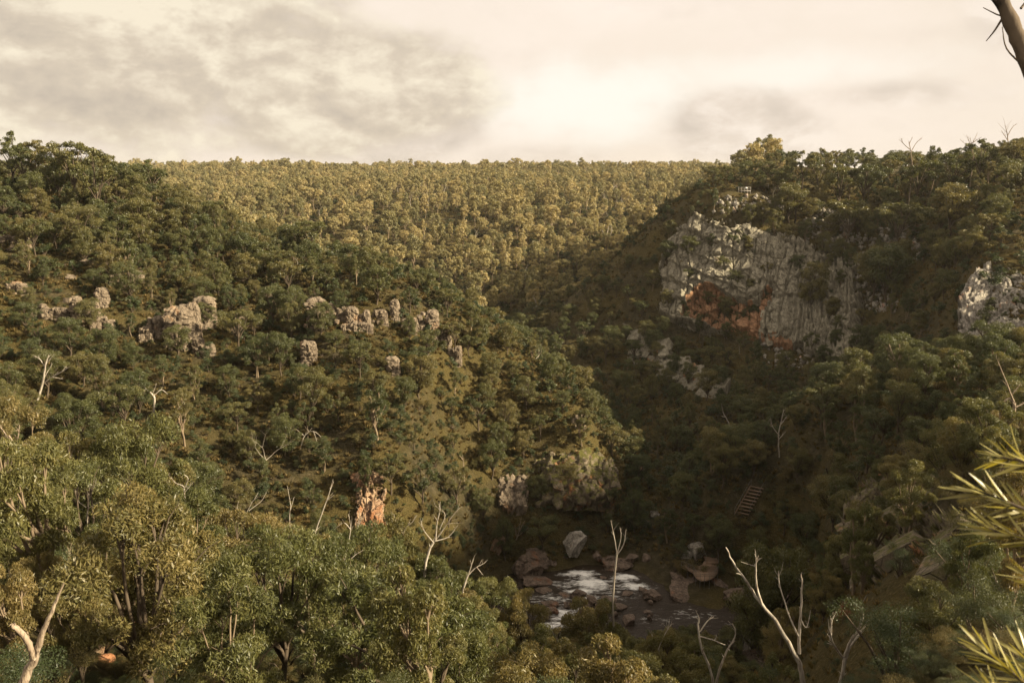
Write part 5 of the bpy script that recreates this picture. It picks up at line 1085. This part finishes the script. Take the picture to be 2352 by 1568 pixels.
 ('spiky bare dead gum on the hill skyline', 258, [([(2095, 390), (2092, 350), (2088, 325)], 3.5, 1.5), ([(2092, 350), (2105, 328), (2118, 318)], 2.5, 1), ([(2092, 345), (2075, 330), (2070, 318)], 2.5, 1), ([(2089, 330), (2096, 315)], 2, .8)], 'weathered', 4, 'the spiky dead gum on the skyline'),
 ('tall bare stag-headed gum at the end of the hill skyline', 234, [([(2318, 380), (2316, 330), (2312, 300), (2308, 288)], 3.5, 1.2), ([(2314, 312), (2326, 292), (2335, 285)], 2.5, .8), ([(2316, 325), (2300, 300)], 2.5, .8)], 'weathered', 4, 'the stag-headed skyline gum'),
 ('fan of bare dead twigs above the hill canopy', 238, [([(2235, 370), (2232, 335), (2228, 315)], 3, 1), ([(2232, 340), (2220, 310)], 2, .8), ([(2232, 335), (2245, 305)], 2, .8), ([(2230, 330), (2255, 315)], 2, .8), ([(2233, 345), (2205, 320)], 2, .8)], 'weathered', 4, 'the fan of dead twigs'),
 ('arching grey dead shrub beside the leaning boulder', 118, [([(1185, 1240), (1195, 1215), (1205, 1195)], 3, 1.2), ([(1187, 1235), (1182, 1205)], 2.5, 1), ([(1188, 1232), (1215, 1210)], 2.5, 1), ([(1190, 1225), (1198, 1185)], 2, .8)], 'weathered', 4, 'the arching dead shrub'),
 ('curved dead tree reaching across the shrubby spur slope', 112, [([(1000, 940), (1020, 970), (1050, 985)], 3, 1), ([(1020, 968), (1010, 990)], 2, .8)], 'weathered', 3, 'the curved dead tree'),
 ('low white dead branches crossing the shrubby slope', 108, [([(690, 1030), (700, 1000), (720, 990), (745, 1010)], 4, 1.2), ([(700, 1002), (680, 985)], 2.5, .8), ([(720, 990), (730, 1020)], 2.5, .8)], 'dead_wood', 3, 'the low white dead branches'),
 ('white bare sapling beside the near-slope gum roots', 40, [([(1015, 1560), (1012, 1500), (985, 1462), (950, 1465), (936, 1472)], 7, 3), ([(1010, 1500), (1030, 1470), (1045, 1475)], 4, 1.5), ([(1045, 1475), (1065, 1510), (1055, 1545)], 4, 1.5)], 'weathered', 3, 'the white bare sapling'),
 ('sunlit bare whip rising beside the white rapids', 62, [([(1275, 1530), (1280, 1480), (1270, 1440), (1262, 1410)], 3, 1), ([(1278, 1470), (1290, 1450)], 2, .8)], 'dead_wood', 2, 'the bare whip by the rapids'),
 ('dead fork with upright white prongs by the pool', 46, [([(1520, 1560), (1515, 1500), (1505, 1470)], 5, 3), ([(1512, 1490), (1530, 1450), (1545, 1430)], 3.5, 1.2), ([(1506, 1472), (1490, 1445)], 3, 1), ([(1535, 1445), (1538, 1420)], 2.5, 1)], 'dead_wood', 3, 'the dead fork by the pool'),
 ('thin grey dead stem on the shrubby spur above the rapids', 122, [([(1066, 1130), (1066, 1080), (1062, 1045)], 3.5, 2), ([(1063, 1055), (1055, 1045)], 2, 1)], 'weathered', 1, 'the thin grey dead stem'),
]
for i, (lab, d, limbs, mat, tw, land) in enumerate(HERO): dead(lab, d, limbs, mat, twigs=tw, seed=500 + i, land=land)
BARE = []
for i in range(5):
    ls = grow_bare(90 + i); v0, f0 = tubes(ls[:1], 6); v1, f1 = tubes(ls[1:], 5)
    BARE.append((mesh_np('trunk', v0, f0, [M['dead_wood']], True), mesh_np('branches', v1, f1, [M['dead_wood']], True)))
dt = 0
for i in range(900):
    zn = rs.choice(('left', 'left', 'hill', 'near', 'spur')); u = rs.uniform(0, 2352); d = rs.uniform(30, 290)
    if zone(u, d) != zn: continue
    x = (u - 1176) / FPX * d / math.cos(PITCH); z = float(ground_z(x, d)); H = rs.uniform(3.5, 8)
    if z < 1.5 and d < 140: continue
    ub, vb = proj((x, d, z)); ut, vt = proj((x, d, z + H))
    if vt > 1560 or (d < 90 and vt < ipol(SIL_NEAR, ut)) or blocked(ut, vb, vt, 6, d, rs) or not visible(x, d, z + H * .7): continue
    root = empty('dead_tree', (x, d, z - .1), rs.uniform(0, 6.28), H); a, b = BARE[dt % 5]
    add('trunk', a, root); add('branches', b, root)
    tag(root, 'bare whitish dead gum ' + ZTXT[zn][0], 'dead tree', ZTXT[zn][1].replace('gums', 'bare dead gums')); dt += 1
    if dt >= 28: break

# ------------------------------------------------------------------ timber work
def bx(name, loc, size, mat, parent=None, rz=0):
    v = np.array([[x, y, z] for x in (-.5, .5) for y in (-.5, .5) for z in (-.5, .5)]) * np.array(size)
    f = np.array([[0, 1, 3, 2], [4, 6, 7, 5], [0, 4, 5, 1], [2, 3, 7, 6], [0, 2, 6, 4], [1, 5, 7, 3]])
    o = add(name, mesh_np(name, v, f, [M[mat]]), parent); o.location = loc; o.rotation_euler = (0, 0, rz); return o
def rod(name, pts_, rad, mat, parent, sides=6):
    v, f = tubes([(np.array([tuple(p) for p in pts_]), np.full(len(pts_), rad))], sides); return add(name, mesh_np(name, v, f, [M[mat]], True), parent)
# curved platform by the rapids
DZ = 2.2
outl = [(1565, 1302), (1580, 1308), (1593, 1315), (1598, 1324), (1608, 1331), (1618, 1333), (1630, 1330), (1642, 1323), (1649, 1313), (1646, 1290), (1618, 1287), (1613, 1297), (1603, 1300), (1585, 1294), (1570, 1297)]
pl = [on_plane(u, v, DZ) for u, v in outl]; ox, oy = np.mean([p.x for p in pl]), np.mean([p.y for p in pl])
root = tag(empty('boardwalk_platform', (ox, oy, DZ)), 'curved timber viewing platform with thin steel railing above the creek', 'platform')
y0, y1 = min(p.y for p in pl), max(p.y for p in pl); npl = 22; st = (y1 - y0) / npl
for i in range(npl):
    y = y0 + (i + .5) * st; xsn = []
    for a, b in zip(pl, pl[1:] + pl[:1]):
        if (a.y > y) != (b.y > y): xsn.append(a.x + (b.x - a.x) * (y - a.y) / (b.y - a.y))
    xsn.sort()
    for a, b in zip(xsn[::2], xsn[1::2]):
        if b - a > .1: bx('plank', ((a + b) / 2 - ox, y - oy, rs.uniform(-.012, .012)), (b - a, st * .86, .06), 'deck_timber', root, rs.uniform(-.01, .01))
rail = smooth_line([tuple(p - Vector((ox, oy, DZ))) for p in pl[:9]], 3)
for k in range(0, len(rail), 3):
    q = rail[k]; gz = float(ground_z(q[0] + ox, q[1] + oy)) - DZ - .2
    rod('post', [(q[0], q[1], min(gz, -.5)), (q[0], q[1], 1.1)], .035, 'steel', root)
for h in (1.1, .75, .4): rod('rail', [(q[0], q[1], h) for q in rail], .028 if h > 1 else .014, 'steel', root, 5)
rod('bearer', [(q[0] * .97, q[1] * .97, -.12) for q in rail], .09, 'deck_timber', root, 4)
# landing and short railing behind the platform
c = on_plane(1632, 1281, 2.7)
root2 = tag(empty('boardwalk_landing', c), 'square timber landing one step above the curved platform', 'platform')
for i in range(8): bx('plank', (0, -1.0 + i * .3, 0), (2.1, .26, .07), 'deck_timber', root2)
bx('riser', (0, -1.2, -.35), (2.0, .08, .6), 'deck_timber', root2)
for sx in (-1.05, 1.05):
    for yy_ in (-1.1, 1.1): rod('post', [(sx, yy_, -1.2), (sx, yy_, 1.1)], .035, 'steel', root2)
    rod('rail', [(sx, -1.1, 1.1), (sx, 1.1, 1.1)], .025, 'steel', root2)
# stairs climbing from the creek
a, b = P(1704, 1178, hit(1704, 1178).y - .6), P(1742, 1112, hit(1742, 1112).y - .6); nst = 9
root3 = tag(empty('stairway', a), 'worn timber stairway climbing through shrubs above the creek', 'stairs')
dv = (b - a) / nst; rz = math.atan2(dv.y, dv.x) - math.pi / 2
for i in range(nst):
    q = dv * i; bx('tread', (q.x, q.y, q.z), (2.4, dv.xy.length * .5 + .1, .12), 'deck_timber', root3, rz * .6)
for s in (-1.25, 1.25):
    rod('stringer', [(s, 0, -.15), (s + (b - a).x, (b - a).y, (b - a).z - .15)], .08, 'deck_timber', root3, 4)
    rod('handrail', [(s, 0, .95), (s + (b - a).x, (b - a).y, (b - a).z + .95)], .03, 'steel', root3, 5)
    for i in range(0, nst + 1, 3): q = dv * i; rod('post', [(s + q.x, q.y, q.z - .4), (s + q.x, q.y, q.z + .95)], .03, 'steel', root3)
# lookout on the hill
c = P(1707, 438, 270); gz = float(ground_z(c.x, c.y)); w = 4.0
root4 = tag(empty('lookout_platform', (c.x, c.y, c.z)), 'small grey timber lookout platform on posts at the top of the cliff hill', 'platform')
for i in range(10): bx('plank', (0, -1.3 + i * .29, 0), (w, .25, .09), 'grey_timber', root4)
bx('fascia', (0, -1.5, -.06), (w + .1, .08, .24), 'grey_timber', root4)
for i in range(5):
    x = -w / 2 + i * w / 4
    bx('post', (x, -1.46, -.2), (.13, .13, 2.9 if i in (0, 1, 3, 4) else 2.4), 'grey_timber', root4)
for i in range(9):
    if i % 2: bx('baluster', (-w / 2 + i * w / 8, -1.46, .55), (.07, .07, 1.0), 'grey_timber', root4)
bx('top_rail', (0, -1.44, 1.15), (w + .1, .16, .10), 'grey_timber', root4)
for s in (-1, 1): bx('side_rail', (s * w / 2, 0, 1.15), (.10, 2.9, .10), 'grey_timber', root4); bx('rear_post', (s * w / 2, 1.3, -.2), (.13, .13, 2.9), 'grey_timber', root4)
bx('notice_board', (.5, -1.52, .92), (.75, .05, .38), 'white_board', root4)
c = P(1760, 428, 271)
root5 = tag(empty('track_barrier', c), 'short timber barrier frame beside the track near the lookout', 'barrier')
for s in (-.7, .7): bx('post', (s, 0, 0), (.12, .12, 1.7), 'grey_timber', root5)
for h in (.2, .75): bx('rail', (0, -.07, h), (1.6, .07, .10), 'grey_timber', root5)

# ------------------------------------------------------------------ plants close to the lookout edge
# narrow-leaved shrub leaning into view
gb = Vector((1.75, 1.75, 0)); gb.z = float(ground_z(gb.x, gb.y)) - .05
root = tag(empty('narrow_leaf_shrub', gb), 'narrow-leaved green shrub with long needle-like leaves leaning over the lookout edge', 'shrub')
def strap(seed, L_=1.0, curl=.12):
    r = random.Random(seed); n_ = 5; V = []; a = r.uniform(-1, 1) * curl
    for i in range(n_ + 1):
        f = i / n_; w_ = .030 * math.sin(math.pi * min(1, .12 + f * .86)) ** .7 + .006; off = a * f * f
        V += [(-w_, f * L_, off - .012 * (1 - f)), (0, f * L_, off), (w_, f * L_, off - .012 * (1 - f))] if False else [(-w_, f, off), (0, f, off - .008), (w_, f, off)]
    F = [[3 * i + k, 3 * i + k + 1, 3 * i + k + 4, 3 * i + k + 3] for i in range(n_) for k in (0, 1)]
    return mesh_np('leaf', np.array(V), np.array(F), [M['spray_leaf']], True, attrs={'rnd': ('FACE', [r.random()] * len(F))})
STR = [strap(i) for i in range(6)]
SPR = [([(2560, 1330), (2440, 1215), (2330, 1160), (2235, 1125)], 1.9, 44), ([(2560, 1380), (2450, 1290), (2360, 1240), (2270, 1215)], 1.85, 40), ([(2520, 1200), (2430, 1100), (2350, 1060), (2300, 1050)], 2.0, 32), ([(2540, 1450), (2420, 1360), (2360, 1320)], 2.05, 20),
       ([(2540, 1750), (2400, 1610), (2320, 1540), (2255, 1490)], 1.85, 44), ([(2500, 1800), (2390, 1690), (2320, 1620), (2270, 1580)], 1.8, 34), ([(2480, 1640), (2400, 1560), (2350, 1500)], 1.95, 24)]
rl = random.Random(15); stem_lines = []
for (pp_, d, nlv) in SPR:
    ln = smooth_line([tuple(gb + Vector((rl.uniform(-.1, .1), rl.uniform(-.1, .1), .3)))] + [tuple(P(u, v, d + .06 * j)) for j, (u, v) in enumerate(pp_)], 8)
    rod('stem', [Vector(q) - gb for q in ln], .005, 'bark', root, 5)
    n0 = int(len(ln) * .34)
    for i in range(nlv):
        s = n0 + int((len(ln) - 1 - n0) * ((i + .5) / nlv) ** .8); q = Vector(ln[s]); tn = (Vector(ln[min(s + 1, len(ln) - 1)]) - Vector(ln[s - 1])).normalized()
        a = i * 2.4 + rl.uniform(-.3, .3); ref = tn.orthogonal().normalized(); side = (Matrix.Rotation(a, 3, tn) @ ref)
        sp = rl.uniform(.45, 1.0) * (1 - .5 * (i / nlv) ** 3); dr = (tn * math.cos(sp) + side * math.sin(sp)).normalized()
        o = add('leaf', rl.choice(STR), root); o.location = q - gb; o.rotation_euler = dr.to_track_quat('Y', 'Z').to_euler(); o.rotation_euler.rotate_axis('Y', rl.uniform(-1, 1))
        L_ = rl.uniform(.075, .115); o.scale = (L_ * 1.15, L_, L_)
# bare dark tree leaning in over the lookout
d = 6.0
tb = P(2700, 1350, d); gz = float(ground_z(tb.x, tb.y)); root = tag(empty('leaning_tree', (tb.x, tb.y, gz)), 'dark rough-barked bare tree with thin twigs leaning in against the sky', 'tree')
base = np.array([tb.x, tb.y, gz])
ln = smooth_line([(tb.x, tb.y, gz - .2), tuple(P(2560, 700, d)), tuple(P(2420, 280, d)), tuple(P(2356, 130, d)), tuple(P(2322, 50, d)), tuple(P(2285, -40, d)), tuple(P(2255, -160, d)), tuple(P(2250, -300, d))], 6) - base
rad = np.linspace(.075, .036, len(ln)); rad = rad * (1 + .35 * (lattice(np.arange(len(ln)) * .9, np.zeros(len(ln)), 61) - .5))
v, f = tubes([(ln, rad)], 10); add('trunk', mesh_np('trunk', v, f, [M['bark']], True), root)
for tw in ([(2332, 70), (2310, 40), (2290, 34), (2258, 18)], [(2318, 40), (2300, 14), (2270, -5), (2262, -20)], [(2400, 215), (2352, 155), (2312, 112), (2302, 62)], [(2380, 180), (2345, 130), (2330, 120)], [(2345, 20), (2375, -20)], [(2310, 30), (2285, 70), (2265, 95)], [(2348, 95), (2338, 112), (2336, 122)], [(2350, 100), (2345, 122)]):
    q = smooth_line([tuple(P(u, v_, d + .05 * j)) for j, (u, v_) in enumerate(tw)], 4) - base
    v, f = tubes([(q, np.linspace(.010, .003, len(q)))], 5); add('twig', mesh_np('twig', v, f, [M['bark']], True), root)
# rust-tipped lime shrubs at the foot of the view
def flower_shrub(u, v, d, s, lab, seed):
    p = P(u, v, d); z = float(ground_z(p.x, p.y)); p.z = z; r = random.Random(seed)
    root = tag(empty('flowering_shrub', p), lab, 'shrub')
    cl = [(Vector((r.gauss(0, .35) * s, r.gauss(0, .3) * s, r.uniform(.35, 1.0) * s)), .22 * s) for _ in range(9)]
    tv, tf = tubes([(np.array([(0, 0, -.1), tuple(c_ * .5), tuple(c_)]), np.array([.02, .014, .006])) for c_, q in cl], 4); add('stem', mesh_np('stem', tv, tf, [M['bark']]), root)
    lv, lf, rd = leaves(cl, 5000, .05, .012, seed, -.3, 1.0); add('foliage', mesh_np('foliage', lv, lf, [M['lime_leaf']], attrs={'rnd': ('FACE', rd)}), root)
    for c_, q in cl:
        for _ in range(4):
            t_ = c_ + Vector((r.gauss(0, .14), r.gauss(0, .14), r.uniform(.1, .24))) * s
            lv, lf, rd = leaves([(Vector((0, 0, 0)), .055)], 60, .03, .012, r.randrange(9999), -.4, 1.3)
            o = add('flower_head', mesh_np('flower_head', lv, lf, [M['rust_leaf']], attrs={'rnd': ('FACE', rd)}), root); o.location = t_
flower_shrub(455, 1600, 17, 1.0, 'lime green shrub with rusty red flower heads beneath the near gums', 5)
flower_shrub(560, 1605, 17.5, 1.1, 'lime green shrub with fewer rusty heads next to its twin', 6)
p = hit(1935, 1432, 20); z = float(ground_z(p.x, p.y)); root = tag(empty('rust_shrub', p), 'dead orange-brown shrub glowing in the dark undergrowth', 'shrub')
lv, lf, rd = leaves([(Vector((random.Random(i).uniform(-.4, .4), random.Random(i + 9).uniform(-.4, .4), .4 + .08 * i)), .3) for i in range(7)], 3000, .09, .02, 8, .2, 1.0)
add('foliage', mesh_np('foliage', lv, lf, [M['rust_leaf']], attrs={'rnd': ('FACE', rd)}), root); rod('stem', [(0, 0, -.1), (0, 0, .6)], .02, 'bark', root)

# ------------------------------------------------------------------ labels of trees and shrubs: what they stand beside
LAND = [(b_, t_) for b_, t_ in DEADPOS]
for o in COL.objects:
    if o.parent or 'label' not in o: continue
    nm = o.name.split('.')[0]
    if nm == 'crag': LAND.append((o.location, 'the ' + o['label'].split(' on the')[0].split(' with')[0].split(' behind')[0].split(' between')[0].split(' beside')[0].split(' half')[0].split(' under')[0].split(' below')[0].split(' amid')[0].split(' near')[0].split(' in ')[0].split(' at ')[0].split(' joined')[0].split(' leaning')[0]))
for p_, t_ in ((P(1650, 790, 236), 'the orange cliff alcove'), (P(1560, 560, 262), 'the brow of the big cliff'), (P(1850, 560, 248), 'the scree beside the cliff'), (P(1940, 720, 230), 'the cliff columns'), (P(1707, 445, 262), 'the hilltop lookout'), (P(1550, 860, 218), 'the dark rock band'),
               (P(2270, 690, 155), 'the pale grey knoll'), (P(1320, 1100, 134), 'the cracked spur outcrop'), (P(1180, 1130, 132), 'the small stepped outcrop'), (P(845, 1140, 107), 'the orange bluff'), (P(2030, 1200, 58), 'the mossy bluff'), (on_plane(1605, 1315, 2), 'the curved platform'),
               (P(1720, 1150, 127), 'the creek stairway'), (on_plane(1137, 1285, 1), 'the leaning pink boulder'), (on_plane(1350, 1340, 0), 'the white rapids'), (on_plane(1322, 1268, 2), 'the upright grey boulder'), (hit(335, 1560), 'the split pinkish boulder'), (P(455, 1600, 17), 'the rust-flowered shrubs'), (P(1300, 800, 262), 'the shaded valley flank'), (P(2250, 450, 215), 'the upper hill gully'), (hit(250, 1450), 'the rubble patch'),
               (P(500, 500, 192), 'the grassy spur crest'), (P(150, 430, 185), 'the tallest skyline gums'), (P(700, 950, 118), 'the shrubby spur slope'), (P(2352, 1150, 45), 'the narrow-leaved shrub')): LAND.append((p_, t_))
seen_group = {}
V2 = ['broad domed gum', 'slender pale-trunked gum', 'flat-topped gum', 'many-stemmed drooping gum', 'open-crowned gum', 'dense rounded gum']
S2 = ['feathery dark green wattle', 'brownish heath shrub', 'dense rounded green shrub']
crownk = {m.name: k for (lod, k), (tm_, m) in TREE.items()}; folk = {SHRUB[l_, k][1].name: k for (l_, k) in SHRUB}
bucket = {}
for o in [q for q in COL.objects if q.parent is None and q.name.split('.')[0] in ('gum_tree', 'shrub', 'dead_tree') and q.get('group')]:
    p_ = o.location; nm = o.name.split('.')[0]
    lp, lt = min(LAND, key=lambda q: (q[0] - p_).length + (0 if nm != 'dead_tree' or (q[0] - p_).length > .5 else 999))
    dist = (lp - p_).length; dz_ = p_.z - lp.z
    rel = 'upslope of' if dz_ > 2.2 else 'downslope of' if dz_ < -2.2 else 'close beside' if dist < 7 else 'level with'
    if nm == 'gum_tree': what = V2[crownk[[c for c in o.children if c.name.startswith('crown')][0].data.name]]; sz = 'tall ' if o.scale.z > 7.6 else 'low ' if o.scale.z < 4.6 else ''
    elif nm == 'shrub': what = S2[folk[[c for c in o.children if c.name.startswith('foliage')][0].data.name]]; sz = 'big ' if o.scale.z > 2.4 else 'small ' if o.scale.z < 1.6 else ''
    else: what = 'bare whitish dead gum'; sz = 'tall ' if o.scale.z > 6 else 'short ' if o.scale.z < 4.6 else ''
    bucket.setdefault((sz + what, rel, lt, o['group']), []).append((dist, o))
for (what, rel, lt, gname), lst in bucket.items():
    lst.sort(key=lambda q: q[0])
    for i, (dist, o) in enumerate(lst):
        lab = f'{what} {rel} {lt}' if i == 0 and len(lst) == 1 else f'{what} nearest {lt}, {rel.replace(" of", "").replace(" with", "")}' if i == 0 else f'{what} farther {rel} {lt}' if i < len(lst) - 1 or len(lst) == 2 else f'{what} farthest {rel} {lt}'
        o['label'] = ' '.join(lab.split()[:16]); o['group'] = seen_group.setdefault(o['label'], gname)

# ------------------------------------------------------------------ thin warm haze over the whole gorge
m, t = new_mat('haze_air')
vol = t.node('ShaderNodeVolumePrincipled'); vol.inputs['Color'].default_value = (0.92, 0.88, 0.80, 1); vol.inputs['Density'].default_value = HAZE; vol.inputs['Anisotropy'].default_value = 0.3
o = t.node('ShaderNodeOutputMaterial'); t.link(vol.outputs[0], o.inputs['Volume'])
hv = np.array([[x, y, z] for x in (-8200, 8200) for y in (-4200, 8200) for z in (-4, 100)], float)
hf = np.array([[0, 1, 3, 2], [4, 6, 7, 5], [0, 4, 5, 1], [2, 3, 7, 6], [0, 2, 6, 4], [1, 5, 7, 3]])
tag(add('haze', mesh_np('haze', hv, hf, [m])), 'thin warm haze hanging in the gorge air', kind='stuff')
